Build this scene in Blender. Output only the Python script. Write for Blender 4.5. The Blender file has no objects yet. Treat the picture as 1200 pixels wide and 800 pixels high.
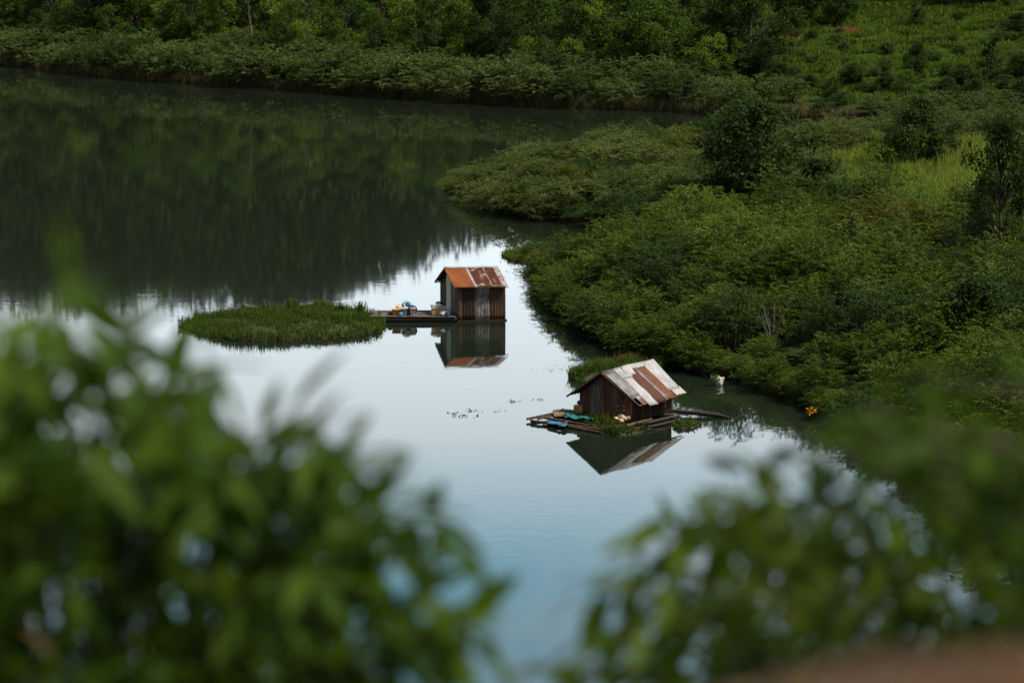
import bpy, math, random
import numpy as np
from mathutils import Vector, Matrix, noise as mnoise

R = math.radians
random.seed(7)
rng = np.random.default_rng(7)
scene = bpy.context.scene
col = scene.collection

# ------------------------------------------------------------------ camera
CAMH, PITCH, FPX = 18.0, R(10.4), 85.0 / 36.0 * 1200
cd = bpy.data.cameras.new('camera')
cam = bpy.data.objects.new('camera', cd)
col.objects.link(cam)
cam.location = (0, 0, CAMH)
cam.rotation_euler = (math.pi / 2 - PITCH, 0, 0)
cd.lens = 85; cd.sensor_width = 36; cd.clip_start = 0.1; cd.clip_end = 9000
cd.dof.use_dof = True
cd.dof.focus_distance = 96
cd.dof.aperture_fstop = 1.9
scene.camera = cam
CT, ST = math.cos(PITCH), math.sin(PITCH)


def ray(x, y):
    u = (x - 600) / FPX; v = (400 - y) / FPX
    return Vector((u, CT + v * ST, -ST + v * CT))


def G(x, y, z=0.0):                       # point of the place seen at that picture spot, at height z
    d = ray(x, y)
    return Vector((0, 0, CAMH)) + d * ((z - CAMH) / d.z)


def PD(x, y, dist):                       # the same, at a distance
    d = ray(x, y)
    return Vector((0, 0, CAMH)) + d * dist


# ------------------------------------------------------------------ materials
def nodes_of(name):
    m = bpy.data.materials.new(name); m.use_nodes = True
    nt = m.node_tree
    for n in list(nt.nodes): nt.nodes.remove(n)
    out = nt.nodes.new('ShaderNodeOutputMaterial')
    return m, nt, out


def N(nt, kind, **kw):
    n = nt.nodes.new(kind)
    for k, v in kw.items():
        if k.startswith('i_'):
            n.inputs[k[2:].replace('_', ' ')].default_value = v
        else:
            setattr(n, k, v)
    return n


def ramp(nt, stops, src=None):
    r = nt.nodes.new('ShaderNodeValToRGB')
    e = r.color_ramp.elements
    while len(e) < len(stops): e.new(0.5)
    for el, (p, c) in zip(e, stops):
        el.position = p; el.color = (*c, 1) if len(c) == 3 else c
    if src is not None: nt.links.new(src, r.inputs[0])
    return r


def mixc(nt, fac, a, b):
    m = nt.nodes.new('ShaderNodeMix'); m.data_type = 'RGBA'
    for sock, v in ((0, fac), (6, a), (7, b)):
        if hasattr(v, 'is_output'): nt.links.new(v, m.inputs[sock])
        elif sock == 0: m.inputs[0].default_value = v
        else: m.inputs[sock].default_value = (*v, 1)
    return m.outputs[2]


def leaf_mat(name, dark, light, trans=(0.10, 0.16, 0.02), tfac=0.3, rough=0.65, odd=None, spec=0.06):
    m, nt, out = nodes_of(name)
    geo = N(nt, 'ShaderNodeNewGeometry'); oi = N(nt, 'ShaderNodeObjectInfo')
    ad = N(nt, 'ShaderNodeMath', operation='MULTIPLY_ADD')
    nt.links.new(geo.outputs['Random Per Island'], ad.inputs[0]); ad.inputs[1].default_value = 0.6
    mu = N(nt, 'ShaderNodeMath', operation='MULTIPLY'); mu.inputs[1].default_value = 0.4
    nt.links.new(oi.outputs['Random'], mu.inputs[0]); nt.links.new(mu.outputs[0], ad.inputs[2])
    mid = tuple((a + b) / 2 for a, b in zip(dark, light))
    st = [(0.0, dark), (0.55, mid), (0.97, light)]
    if odd: st.append((1.0, odd))
    r = ramp(nt, st, ad.outputs[0])
    p = N(nt, 'ShaderNodeBsdfPrincipled'); p.inputs['Roughness'].default_value = rough
    p.inputs['Specular IOR Level'].default_value = spec
    nt.links.new(r.outputs[0], p.inputs['Base Color'])
    t = N(nt, 'ShaderNodeBsdfTranslucent')
    nt.links.new(mixc(nt, 0.5, r.outputs[0], trans), t.inputs[0])
    mx = N(nt, 'ShaderNodeMixShader'); mx.inputs[0].default_value = tfac
    nt.links.new(p.outputs[0], mx.inputs[1]); nt.links.new(t.outputs[0], mx.inputs[2])
    nt.links.new(mx.outputs[0], out.inputs[0])
    return m


def noise_mat(name, c1, c2, scale=8, rough=0.8, stretch=(1, 1, 1), lo=0.35, hi=0.65, bump=0.0, metal=0.0, detail=6, c3=None, spec=0.3):
    m, nt, out = nodes_of(name)
    tc = N(nt, 'ShaderNodeTexCoord'); mp = N(nt, 'ShaderNodeMapping')
    mp.inputs['Scale'].default_value = stretch
    oi = N(nt, 'ShaderNodeObjectInfo'); va = N(nt, 'ShaderNodeVectorMath', operation='ADD')
    sc = N(nt, 'ShaderNodeMath', operation='MULTIPLY'); sc.inputs[1].default_value = 37.0
    nt.links.new(oi.outputs['Random'], sc.inputs[0])
    nt.links.new(tc.outputs['Object'], va.inputs[0]); nt.links.new(sc.outputs[0], va.inputs[1])
    nt.links.new(va.outputs[0], mp.inputs[0])
    n = N(nt, 'ShaderNodeTexNoise'); n.inputs['Scale'].default_value = scale; n.inputs['Detail'].default_value = detail
    n.inputs['Roughness'].default_value = 0.62
    nt.links.new(mp.outputs[0], n.inputs[0])
    st = [(lo, c1), (hi, c2)] if c3 is None else [(lo, c1), ((lo + hi) / 2, c2), (hi, c3)]
    r = ramp(nt, st, n.outputs['Fac'])
    p = N(nt, 'ShaderNodeBsdfPrincipled'); p.inputs['Roughness'].default_value = rough; p.inputs['Metallic'].default_value = metal
    p.inputs['Specular IOR Level'].default_value = spec
    nt.links.new(r.outputs[0], p.inputs['Base Color'])
    if bump:
        b = N(nt, 'ShaderNodeBump'); b.inputs['Strength'].default_value = bump; b.inputs['Distance'].default_value = 0.02
        nt.links.new(n.outputs['Fac'], b.inputs['Height']); nt.links.new(b.outputs[0], p.inputs['Normal'])
    nt.links.new(p.outputs[0], out.inputs[0])
    return m


M = {}
M['thicket'] = leaf_mat('thicket_leaf', (0.010, 0.023, 0.004), (0.112, 0.166, 0.022), (0.17, 0.26, 0.015), 0.28)
M['thicket_deep'] = leaf_mat('thicket_leaf_deep', (0.006, 0.016, 0.005), (0.050, 0.088, 0.020), (0.09, 0.16, 0.02), 0.24)
M['thicket_gold'] = leaf_mat('thicket_leaf_gold', (0.018, 0.026, 0.004), (0.145, 0.150, 0.020), (0.22, 0.24, 0.02), 0.3)
M['reed'] = leaf_mat('dry_reed', (0.035, 0.032, 0.012), (0.150, 0.135, 0.055), (0.16, 0.14, 0.05), 0.25)
M['twig'] = noise_mat('dead_twig', (0.07, 0.06, 0.05), (0.20, 0.18, 0.155), 8, 0.9)
M['arch'] = leaf_mat('arching_leaf', (0.010, 0.023, 0.006), (0.140, 0.175, 0.048), (0.18, 0.24, 0.03), 0.26)
M['sprout'] = leaf_mat('shoot_leaf', (0.020, 0.042, 0.008), (0.130, 0.175, 0.040), (0.19, 0.27, 0.03), 0.3)
M['bank'] = leaf_mat('bank_leaf', (0.016, 0.030, 0.008), (0.125, 0.165, 0.045), (0.16, 0.22, 0.04), 0.26)
M['tree_dark'] = leaf_mat('tree_leaf_dark', (0.010, 0.024, 0.006), (0.050, 0.085, 0.016), (0.09, 0.16, 0.02), 0.24)
M['tree_mid'] = leaf_mat('tree_leaf_mid', (0.014, 0.036, 0.006), (0.090, 0.150, 0.020), (0.15, 0.26, 0.02), 0.3)
M['tree_light'] = leaf_mat('tree_leaf_light', (0.030, 0.062, 0.006), (0.170, 0.230, 0.026), (0.26, 0.36, 0.02), 0.34)
M['forest'] = leaf_mat('forest_leaf', (0.010, 0.018, 0.008), (0.035, 0.055, 0.020), (0.04, 0.06, 0.015), 0.08, 1.0, spec=0.0)
M['fore'] = leaf_mat('near_leaf', (0.008, 0.028, 0.003), (0.098, 0.168, 0.011), (0.17, 0.28, 0.012), 0.36, 0.55, spec=0.06)
M['fore2'] = leaf_mat('near_leaf_olive', (0.008, 0.027, 0.003), (0.105, 0.165, 0.011), (0.19, 0.29, 0.012), 0.36, 0.55, spec=0.06)
M['fore_dark'] = leaf_mat('near_leaf_dark', (0.010, 0.028, 0.004), (0.060, 0.108, 0.010), (0.11, 0.19, 0.012), 0.32, 0.6, spec=0.03)
M['fresh'] = leaf_mat('fresh_leaf', (0.06, 0.16, 0.01), (0.14, 0.28, 0.03), (0.22, 0.44, 0.03), 0.4, 0.5)
M['withered'] = leaf_mat('withered_leaf', (0.13, 0.08, 0.03), (0.26, 0.18, 0.07), (0.25, 0.17, 0.06), 0.25, 0.6)
M['grass'] = leaf_mat('grass_blade', (0.022, 0.044, 0.006), (0.095, 0.145, 0.022), (0.14, 0.21, 0.02), 0.28)
M['grass_dark'] = leaf_mat('mat_grass_blade', (0.016, 0.030, 0.006), (0.068, 0.098, 0.018), (0.10, 0.15, 0.02), 0.24)
M['grass_bright'] = leaf_mat('tall_grass_blade', (0.055, 0.095, 0.012), (0.240, 0.285, 0.045), (0.32, 0.40, 0.04), 0.36)
M['grass_field'] = leaf_mat('field_grass_blade', (0.018, 0.042, 0.006), (0.110, 0.165, 0.020), (0.17, 0.26, 0.02), 0.32)
M['grass_red'] = leaf_mat('red_grass_blade', (0.06, 0.028, 0.012), (0.17, 0.075, 0.03), (0.2, 0.09, 0.03), 0.25)
M['algae'] = leaf_mat('floating_leaf', (0.05, 0.09, 0.03), (0.15, 0.22, 0.07), (0.15, 0.22, 0.05), 0.15, 0.4)
M['bark'] = noise_mat('bark', (0.03, 0.022, 0.015), (0.11, 0.085, 0.06), 9, 0.9, (1, 1, 0.25), bump=0.4)
M['stem'] = noise_mat('stem', (0.030, 0.032, 0.014), (0.075, 0.066, 0.03), 12, 0.85)
M['paletrunk'] = noise_mat('pale_bark', (0.12, 0.10, 0.08), (0.24, 0.21, 0.17), 6, 0.9, (1, 1, 0.3))
M['wood'] = noise_mat('weathered_wood', (0.05, 0.036, 0.027), (0.19, 0.145, 0.11), 5, 0.85, (0.5, 8, 8), bump=0.5)
M['wetwood'] = noise_mat('wet_wood', (0.014, 0.011, 0.009), (0.055, 0.038, 0.026), 4, 0.6, (0.6, 6, 6), bump=0.5)
M['log'] = noise_mat('raft_pole', (0.022, 0.015, 0.010), (0.120, 0.078, 0.042), 5, 0.8, (1, 1, 1), bump=0.4)
M['plank_brown'] = noise_mat('brown_board', (0.060, 0.033, 0.017), (0.19, 0.118, 0.06), 6, 0.85, (7, 7, 0.5), bump=0.5)
M['plank_dark'] = noise_mat('dark_board', (0.020, 0.012, 0.009), (0.062, 0.034, 0.022), 5, 0.85, (6, 6, 0.6), bump=0.4)
M['plank_grey'] = noise_mat('grey_board', (0.028, 0.020, 0.015), (0.13, 0.105, 0.082), 5, 0.85, (9, 9, 0.45), 0.3, 0.72, bump=0.5, c3=(0.36, 0.31, 0.25))
M['door_red'] = noise_mat('maroon_board', (0.040, 0.016, 0.014), (0.105, 0.045, 0.040), 5, 0.7, (6, 6, 0.5), bump=0.3)
M['panel_green'] = noise_mat('lightened_pale_green_panel', (0.42, 0.50, 0.34), (0.58, 0.64, 0.48), 4, 0.7, (3, 3, 0.5))  # pale green, raised further in colour to offset the shade on that wall
M['rust_orange'] = noise_mat('orange_rust_sheet', (0.165, 0.046, 0.012), (0.310, 0.096, 0.024), 2.6, 0.7, (1, 1, 1), 0.3, 0.75, metal=0.1)
M['rust_patch'] = noise_mat('rust_on_zinc', (0.075, 0.021, 0.010), (0.130, 0.036, 0.013), 3.2, 0.65, (1, 1, 1), 0.46, 0.66, metal=0.1, c3=(0.42, 0.36, 0.31))
M['rust_zinc'] = noise_mat('zinc_with_rust_edge', (0.16, 0.05, 0.022), (0.36, 0.34, 0.33), 3.0, 0.5, (1, 1, 1), 0.36, 0.50, metal=0.1)
M['rust_dark'] = noise_mat('dark_rust_sheet', (0.050, 0.015, 0.009), (0.110, 0.033, 0.017), 3, 0.7, (1, 1, 1), 0.3, 0.7)
M['rust_brown'] = noise_mat('brown_rust_sheet', (0.090, 0.030, 0.013), (0.190, 0.075, 0.034), 3, 0.7, (1, 1, 1), 0.3, 0.7)
M['rust_wall'] = noise_mat('rusty_wall_sheet', (0.030, 0.017, 0.011), (0.13, 0.062, 0.032), 2.2, 0.8, (3, 3, 0.6), 0.3, 0.7, bump=0.2)
M['rust_wall2'] = noise_mat('rusty_red_wall_sheet', (0.060, 0.021, 0.013), (0.18, 0.062, 0.032), 2.5, 0.8, (4, 4, 0.5), 0.3, 0.75, bump=0.2)
M['grey_wall'] = noise_mat('stained_grey_sheet', (0.075, 0.045, 0.030), (0.18, 0.16, 0.145), 3.2, 0.6, (1, 1, 0.7), 0.36, 0.58, metal=0.1, c3=(0.30, 0.285, 0.27))
M['zinc'] = noise_mat('bare_zinc_sheet', (0.18, 0.18, 0.19), (0.33, 0.33, 0.345), 3, 0.5, (1, 1, 1), 0.3, 0.7, metal=0.15)
M['zinc_dull'] = noise_mat('dull_zinc_sheet', (0.045, 0.044, 0.045), (0.185, 0.185, 0.19), 2.2, 0.5, (1, 1, 1), 0.3, 0.62, metal=0.15)
M['zinc_white'] = noise_mat('whitened_sheet', (0.20, 0.20, 0.205), (0.40, 0.40, 0.40), 2.5, 0.55, (1, 1, 1), 0.25, 0.6, metal=0.0)
M['teal'] = noise_mat('teal_plastic', (0.01, 0.22, 0.38), (0.02, 0.34, 0.52), 5, 0.4)
M['navy'] = noise_mat('navy_plastic', (0.010, 0.022, 0.16), (0.022, 0.05, 0.26), 5, 0.4)
M['cream'] = noise_mat('cream_plastic', (0.52, 0.44, 0.34), (0.72, 0.66, 0.55), 6, 0.5)
M['orange'] = noise_mat('orange_plastic', (0.52, 0.20, 0.025), (0.70, 0.36, 0.08), 5, 0.5)
M['yellow'] = noise_mat('yellow_plastic', (0.50, 0.28, 0.07), (0.72, 0.52, 0.24), 4, 0.55)
M['white'] = noise_mat('white_plastic', (0.60, 0.56, 0.50), (0.82, 0.80, 0.76), 5, 0.6)
M['tan'] = noise_mat('tan_board', (0.34, 0.17, 0.06), (0.55, 0.33, 0.15), 6, 0.75)
M['black'] = noise_mat('black_rubber', (0.008, 0.008, 0.009), (0.025, 0.025, 0.025), 6, 0.6)
M['tarp_blue'] = noise_mat('blue_tarp', (0.008, 0.06, 0.16), (0.015, 0.15, 0.32), 6, 0.5)
M['tarp_teal'] = noise_mat('teal_net', (0.006, 0.06, 0.06), (0.015, 0.17, 0.16), 8, 0.7)
M['blue_pole'] = noise_mat('blue_pipe', (0.02, 0.06, 0.12), (0.04, 0.11, 0.2), 6, 0.5)
M['stone'] = noise_mat('pale_stone', (0.5, 0.48, 0.45), (0.75, 0.73, 0.70), 3, 0.8)
M['sand'] = noise_mat('beige_sack', (0.48, 0.33, 0.19), (0.72, 0.55, 0.36), 5, 0.8)
M['flower'] = leaf_mat('yellow_petal', (0.40, 0.20, 0.02), (0.65, 0.36, 0.05), (0.6, 0.3, 0.03), 0.25)
M['earth'] = noise_mat('red_earth', (0.040, 0.016, 0.003), (0.100, 0.041, 0.007), 3, 0.95, bump=0.6)


# ------------------------------------------------------------------ mesh helpers
def link(o, parent=None):
    col.objects.link(o)
    if parent is not None: o.parent = parent
    return o


def tag(o, label=None, cat=None, group=None, kind=None):
    if label: o['label'] = label
    if cat: o['category'] = cat
    if group: o['group'] = group
    if kind: o['kind'] = kind
    return o


def empty(name, loc, label, cat, group=None, rz=0):
    o = bpy.data.objects.new(name, None); o.empty_display_size = 0.3
    col.objects.link(o); o.location = loc; o.rotation_euler = (0, 0, rz)
    return tag(o, label, cat, group)


def quads_mesh(name, V, F, mats, smooth=False, fm=None):
    """V (n,3), F (m,k) all faces of k corners."""
    V = np.asarray(V, dtype=np.float32); F = np.asarray(F, dtype=np.int32)
    me = bpy.data.meshes.new(name)
    k = F.shape[1]
    me.vertices.add(len(V)); me.vertices.foreach_set('co', V.ravel())
    me.loops.add(F.size); me.loops.foreach_set('vertex_index', F.ravel())
    me.polygons.add(len(F))
    me.polygons.foreach_set('loop_start', np.arange(0, F.size, k, dtype=np.int32))
    me.polygons.foreach_set('loop_total', np.full(len(F), k, dtype=np.int32))
    for m in (mats if isinstance(mats, (list, tuple)) else [mats]): me.materials.append(m)
    if smooth: me.polygons.foreach_set('use_smooth', np.ones(len(F), dtype=bool))
    if fm is not None: me.polygons.foreach_set('material_index', np.asarray(fm, dtype=np.int32))
    me.update(calc_edges=True); me.validate()
    return me


def obj(name, me, parent=None, loc=None):
    o = bpy.data.objects.new(name, me)
    link(o, parent)
    if loc is not None: o.location = loc
    return o


class MB:
    def __init__(s): s.v = []; s.f = []; s.sm = []
    def add(s, verts, faces, smooth=False):
        b = len(s.v); s.v += [tuple(v) for v in verts]
        s.f += [tuple(b + i for i in f) for f in faces]; s.sm += [smooth] * len(faces)
    def box(s, c, ax, hx, hy, hz):
        c = Vector(c); a, b, d = [Vector(q) for q in ax]
        vs = [c + a * (hx * i) + b * (hy * j) + d * (hz * k) for i in (-1, 1) for j in (-1, 1) for k in (-1, 1)]
        s.add(vs, [(0, 1, 3, 2), (4, 6, 7, 5), (0, 4, 5, 1), (2, 3, 7, 6), (0, 2, 6, 4), (1, 5, 7, 3)])
    def tube(s, pts, rad, n=8, cap=True):
        pts = [Vector(p) for p in pts]
        if not isinstance(rad, (list, tuple)): rad = [rad] * len(pts)
        vs = []; fs = []
        up = Vector((0.31, 0.17, 0.93))
        for i, p in enumerate(pts):
            t = (pts[min(i + 1, len(pts) - 1)] - pts[max(i - 1, 0)]).normalized()
            a = t.cross(up)
            if a.length < 1e-3: a = t.cross(Vector((1, 0, 0)))
            a.normalize(); b = t.cross(a)
            for k in range(n):
                q = 2 * math.pi * k / n
                vs.append(p + (a * math.cos(q) + b * math.sin(q)) * rad[i])
        for i in range(len(pts) - 1):
            for k in range(n):
                fs.append((i * n + k, i * n + (k + 1) % n, (i + 1) * n + (k + 1) % n, (i + 1) * n + k))
        s.add(vs, fs, True)
        if cap:
            e = (len(pts) - 1) * n
            s.add(vs[:n], [tuple(range(n))]); s.add(vs[e:e + n], [tuple(reversed(range(n)))])
    def lathe(s, c, prof, n=18, axis=Vector((0, 0, 1)), squash=1.0):
        c = Vector(c); axis = axis.normalized()
        a = axis.orthogonal().normalized(); b = axis.cross(a)
        vs = []; fs = []
        for (r, h) in prof:
            for k in range(n):
                q = 2 * math.pi * k / n
                vs.append(c + axis * h + (a * math.cos(q) + b * (math.sin(q) * squash)) * r)
        for i in range(len(prof) - 1):
            for k in range(n):
                fs.append((i * n + k, i * n + (k + 1) % n, (i + 1) * n + (k + 1) % n, (i + 1) * n + k))
        s.add(vs, fs, True)
        s.add(vs[:n], [tuple(reversed(range(n)))]); s.add(vs[-n:], [tuple(range(n))])
    def blob(s, c, rx, ry, rz, amp=0.25, seed=0, nu=18, nv=12, fr=2.0):
        c = Vector(c); vs = []; fs = []
        for j in range(nv + 1):
            th = math.pi * j / nv
            for i in range(nu):
                ph = 2 * math.pi * i / nu
                d = Vector((math.sin(th) * math.cos(ph), math.sin(th) * math.sin(ph), math.cos(th)))
                k = 1 + amp * mnoise.fractal(d * fr + Vector((seed * 3.7, seed, 0)), 1, 2, 3)
                vs.append(c + Vector((d.x * rx, d.y * ry, d.z * rz)) * k)
        for j in range(nv):
            for i in range(nu):
                fs.append((j * nu + i, (j + 1) * nu + i, (j + 1) * nu + (i + 1) % nu, j * nu + (i + 1) % nu))
        s.add(vs, fs, True)
    def mesh(s, name, mat):
        me = bpy.data.meshes.new(name)
        me.from_pydata(s.v, [], s.f); me.materials.append(mat)
        me.polygons.foreach_set('use_smooth', s.sm)
        me.update(); return me
    def build(s, name, mat, parent=None, loc=None):
        return obj(name, s.mesh(name, mat), parent, loc)


def unit(a):
    return a / np.maximum(np.linalg.norm(a, axis=-1, keepdims=True), 1e-9)


def leaves(P, D, L, W, roll=None, fold=0.15, r=rng):
    """one folded diamond per leaf: P base, D direction, L length, W width -> V, F(quads)"""
    n = len(P); D = unit(D)
    up = r.normal(0, 0.5, (n, 3)) + np.array([0, 0, 1.0])
    S = unit(np.cross(D, up)); U = np.cross(S, D)
    L = np.broadcast_to(L, (n,))[:, None]; W = np.broadcast_to(W, (n,))[:, None]
    m = P + D * L * 0.5
    V = np.stack([P, m + S * W * 0.5 + U * W * fold, P + D * L - U * L * 0.08, m - S * W * 0.5 + U * W * fold], 1).reshape(-1, 3)
    F = np.arange(n * 4).reshape(n, 4)
    return V, F


def big_leaves(P, D, L, W, r=rng):
    """near leaf: a pointed oval of ten corners, bent along its length, folded on the midrib"""
    n = len(P); D = unit(D)
    up = r.normal(0, 0.45, (n, 3)) + np.array([0, 0, 1.0])
    S = unit(np.cross(D, up)); U = np.cross(S, D)
    L = np.broadcast_to(L, (n,))[:, None]; W = np.broadcast_to(W, (n,))[:, None]
    ts = [0.0, 0.2, 0.45, 0.72, 1.0]; ws = [0.04, 0.36, 0.5, 0.34, 0.0]
    bend = r.uniform(0.05, 0.28, (n, 1))
    rows = []
    for t, w in zip(ts, ws):
        c = P + D * L * t - U * L * bend * t * t
        for sgn in (-1, 0, 1):
            rows.append(c + S * W * w * sgn + U * W * 0.18 * w * abs(sgn))
    V = np.stack(rows, 1).reshape(-1, 3)
    base = []
    for i in range(4):
        for j in range(2):
            a = i * 3 + j
            base.append((a, a + 1, a + 4, a + 3))
    F = (np.arange(n)[:, None, None] * 15 + np.array(base)[None]).reshape(-1, 4)
    return V, F


def blades(P, H, lean, W, r=rng):
    """grass blades: two stacked quads that bend over"""
    n = len(P)
    a = r.uniform(0, 2 * math.pi, n); d = np.stack([np.cos(a), np.sin(a), np.zeros(n)], 1)
    b = r.uniform(0, 2 * math.pi, n); s = np.stack([np.cos(b), np.sin(b), np.zeros(n)], 1)
    H = np.broadcast_to(H, (n,))[:, None]; W = np.broadcast_to(W, (n,))[:, None]
    le = (np.abs(r.normal(0, 1, (n, 1))) * lean)
    z = np.array([0, 0, 1.0])
    c1 = P + z * H * 0.6 + d * H * le * 0.35
    c2 = P + z * H * (1 - 0.25 * np.minimum(le, 1.5)) + d * H * le
    V = np.stack([P - s * W * .5, P + s * W * .5, c1 - s * W * .4, c1 + s * W * .4, c2 - s * W * .08, c2 + s * W * .08], 1).reshape(-1, 3)
    F = (np.arange(n)[:, None, None] * 6 + np.array([(0, 1, 3, 2), (2, 3, 5, 4)])[None]).reshape(-1, 4)
    return V, F


def cat_vf(parts):
    Vs, Fs, b = [], [], 0
    for V, F in parts:
        Vs.append(V); Fs.append(F + b); b += len(V)
    return np.concatenate(Vs), np.concatenate(Fs)


# ------------------------------------------------------------------ terrain
FAR = [(-900, -10), (-500, 25), (-200, 56), (0, 76), (100, 88), (200, 97), (300, 103), (400, 110), (500, 117), (600, 124), (700, 128),
       (800, 132), (900, 138), (1000, 141)]
LAKE_PX = FAR + [(1075, 147), (1060, 158), (1000, 166), (900, 170), (850, 174), (750, 182), (680, 191), (620, 201), (560, 211), (522, 217),
                 (530, 226), (550, 236), (575, 245), (610, 255), (650, 262), (700, 268), (745, 276), (740, 287), (700, 296), (650, 302), (620, 306), (618, 318), (636, 344),
                 (664, 374), (700, 399), (740, 416), (790, 431), (850, 444), (900, 461), (950, 480), (1000, 503), (1060, 545),
                 (1130, 620), (1230, 730), (1250, 900), (1150, 1050), (600, 1090), (-300, 1060), (-1100, 700), (-1700, 300)]
LAKE = np.array([[G(x, y).x, G(x, y).y] for x, y in LAKE_PX])
FARW = np.array([[G(x, y).x, G(x, y).y] for x, y in FAR])


def lake_dist(X, Y):
    """signed distance to the waterline, positive on land"""
    P = np.stack([X, Y], -1).reshape(-1, 2)
    A = LAKE; B = np.roll(LAKE, -1, 0)
    best = np.full(len(P), 1e9); inside = np.zeros(len(P), bool)
    for a, b in zip(A, B):
        ab = b - a; t = np.clip(((P - a) @ ab) / max(ab @ ab, 1e-9), 0, 1)
        best = np.minimum(best, np.hypot(*(P - a - t[:, None] * ab).T))
        c = (a[1] > P[:, 1]) != (b[1] > P[:, 1])
        xi = a[0] + (P[:, 1] - a[1]) / (b[1] - a[1] + 1e-12) * ab[0]
        inside ^= c & (P[:, 0] < xi)
    return np.where(inside, -best, best).reshape(np.shape(X))


def sstep(a, b, x):
    t = np.clip((x - a) / (b - a), 0, 1); return t * t * (3 - 2 * t)


def far_line(X):
    return np.interp(X, FARW[:, 0], FARW[:, 1], left=FARW[0, 1], right=FARW[-1, 1] - 6)


def zat(X, Y):
    X = np.asarray(X, float); Y = np.asarray(Y, float)
    d = lake_dist(X, Y)
    dl = np.maximum(d, 0)
    zp = 1.8 * (1 - np.exp(-dl / 13)) + 0.04 * np.sin(X * 1.3) * np.sin(Y * 0.9) * (dl > 0.5)
    zp = zp + 1.0 * sstep(8, 20, dl) * np.exp(-((X - 36) / 14) ** 2 - ((Y - 150) / 22) ** 2)
    s = Y - far_line(X)
    t = np.maximum(s - 14, 0)
    hc = np.interp(X, [-200, -110, -86, -64, -40, -27, -16, -6, 0, 12, 60], [66, 64, 59, 55, 50.5, 45, 38.5, 33, 30, 28, 32]) + 0.8 * np.sin(X / 9)
    u = np.clip(t / 190, 0, 1)
    zf = 0.085 * np.clip(s, 0, 14) + hc * (0.8 * u + 0.2 * u * u) * (1 - 0.4 * sstep(215, 420, t))
    field = sstep(12, 20, X) * sstep(0, 4, t) * (1 - sstep(40, 55, t))
    step = t / 2.6 + 0.35 * np.sin(X * 0.33) + 0.2 * np.sin(X * 0.9 + t)
    fr = step - np.floor(step)
    zf = zf + field * 0.8 * (sstep(0.0, 0.28, fr) - fr)
    zn = 16.2 * np.clip(1 - (Y - 1) / 44, 0, 1.0) ** 0.9 * np.where(Y < 46, 1, 0)
    zn = np.minimum(zn, dl * 1.0)
    zr = 10 * sstep(42, 120, X) * np.clip(dl / 30, 0, 1)
    z = np.maximum(np.maximum(zp + zr, np.where(s > 0, zf, 0)), zn)
    z = np.where(d > 0, np.minimum(z, 0.04 + dl * 0.9), -0.25 * np.minimum(-d, 12) - 0.06)
    return z


def stretch(a, b, step, lo, hi, g=1.35):
    m = list(np.arange(a, b + 1e-6, step))
    s = step; v = a; left = []
    while v > lo: s *= g; v -= s; left.append(max(v, lo))
    s = step; v = m[-1]; right = []
    while v < hi: s *= g; v += s; right.append(min(v, hi))
    return np.array(left[::-1] + m + right)


def GT(x, y):
    """where the line of sight meets the land"""
    d = ray(x, y); t = np.arange(40, 700, 0.4)
    X, Y, Z = d.x * t, d.y * t, CAMH + d.z * t
    below = np.nonzero(Z <= zat(X, Y))[0]
    i = below[0] if len(below) else len(t) - 1
    return Vector((X[i], Y[i], Z[i]))


xs = stretch(-110, 100, 1.4, -4000, 4000); ys = stretch(-20, 300, 1.1, -1500, 5000)
XX, YY = np.meshgrid(xs, ys)
ZZ = zat(XX, YY)
nx, ny = len(xs), len(ys)
ii = np.arange(nx * ny).reshape(ny, nx)
F = np.stack([ii[:-1, :-1], ii[:-1, 1:], ii[1:, 1:], ii[1:, :-1]], -1).reshape(-1, 4)

gm, nt, out = nodes_of('ground_cover')
tc = N(nt, 'ShaderNodeTexCoord')
n1 = N(nt, 'ShaderNodeTexNoise'); n1.inputs['Scale'].default_value = 0.9; n1.inputs['Detail'].default_value = 8
n2 = N(nt, 'ShaderNodeTexNoise'); n2.inputs['Scale'].default_value = 0.35; n2.inputs['Detail'].default_value = 6
mp = N(nt, 'ShaderNodeMapping'); mp.inputs['Scale'].default_value = (0.6, 1.3, 1)
nt.links.new(tc.outputs['Object'], n1.inputs[0]); nt.links.new(tc.outputs['Object'], mp.inputs[0]); nt.links.new(mp.outputs[0], n2.inputs[0])
at = N(nt, 'ShaderNodeAttribute'); at.attribute_name = 'soil'
af = N(nt, 'ShaderNodeAttribute'); af.attribute_name = 'field'
green = ramp(nt, [(0.3, (0.016, 0.026, 0.008)), (0.7, (0.05, 0.065, 0.02))], n1.outputs['Fac'])
field = ramp(nt, [(0.3, (0.012, 0.026, 0.004)), (0.7, (0.040, 0.070, 0.009))], n1.outputs['Fac'])
soil = ramp(nt, [(0.3, (0.048, 0.020, 0.008)), (0.7, (0.105, 0.046, 0.018))], n1.outputs['Fac'])
c = mixc(nt, af.outputs['Fac'], green.outputs[0], field.outputs[0])
ad = N(nt, 'ShaderNodeMath', operation='ADD'); nt.links.new(at.outputs['Fac'], ad.inputs[0]); nt.links.new(n2.outputs['Fac'], ad.inputs[1])
sr = ramp(nt, [(0.80, (0, 0, 0)), (0.90, (1, 1, 1))])
hv = N(nt, 'ShaderNodeMath', operation='MULTIPLY'); hv.inputs[1].default_value = 0.8
nt.links.new(ad.outputs[0], hv.inputs[0]); nt.links.new(hv.outputs[0], sr.inputs[0])
c = mixc(nt, sr.outputs[0], c, soil.outputs[0])
aw = N(nt, 'ShaderNodeAttribute'); aw.attribute_name = 'wet'
c = mixc(nt, aw.outputs['Fac'], c, (0.022, 0.016, 0.010))
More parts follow.
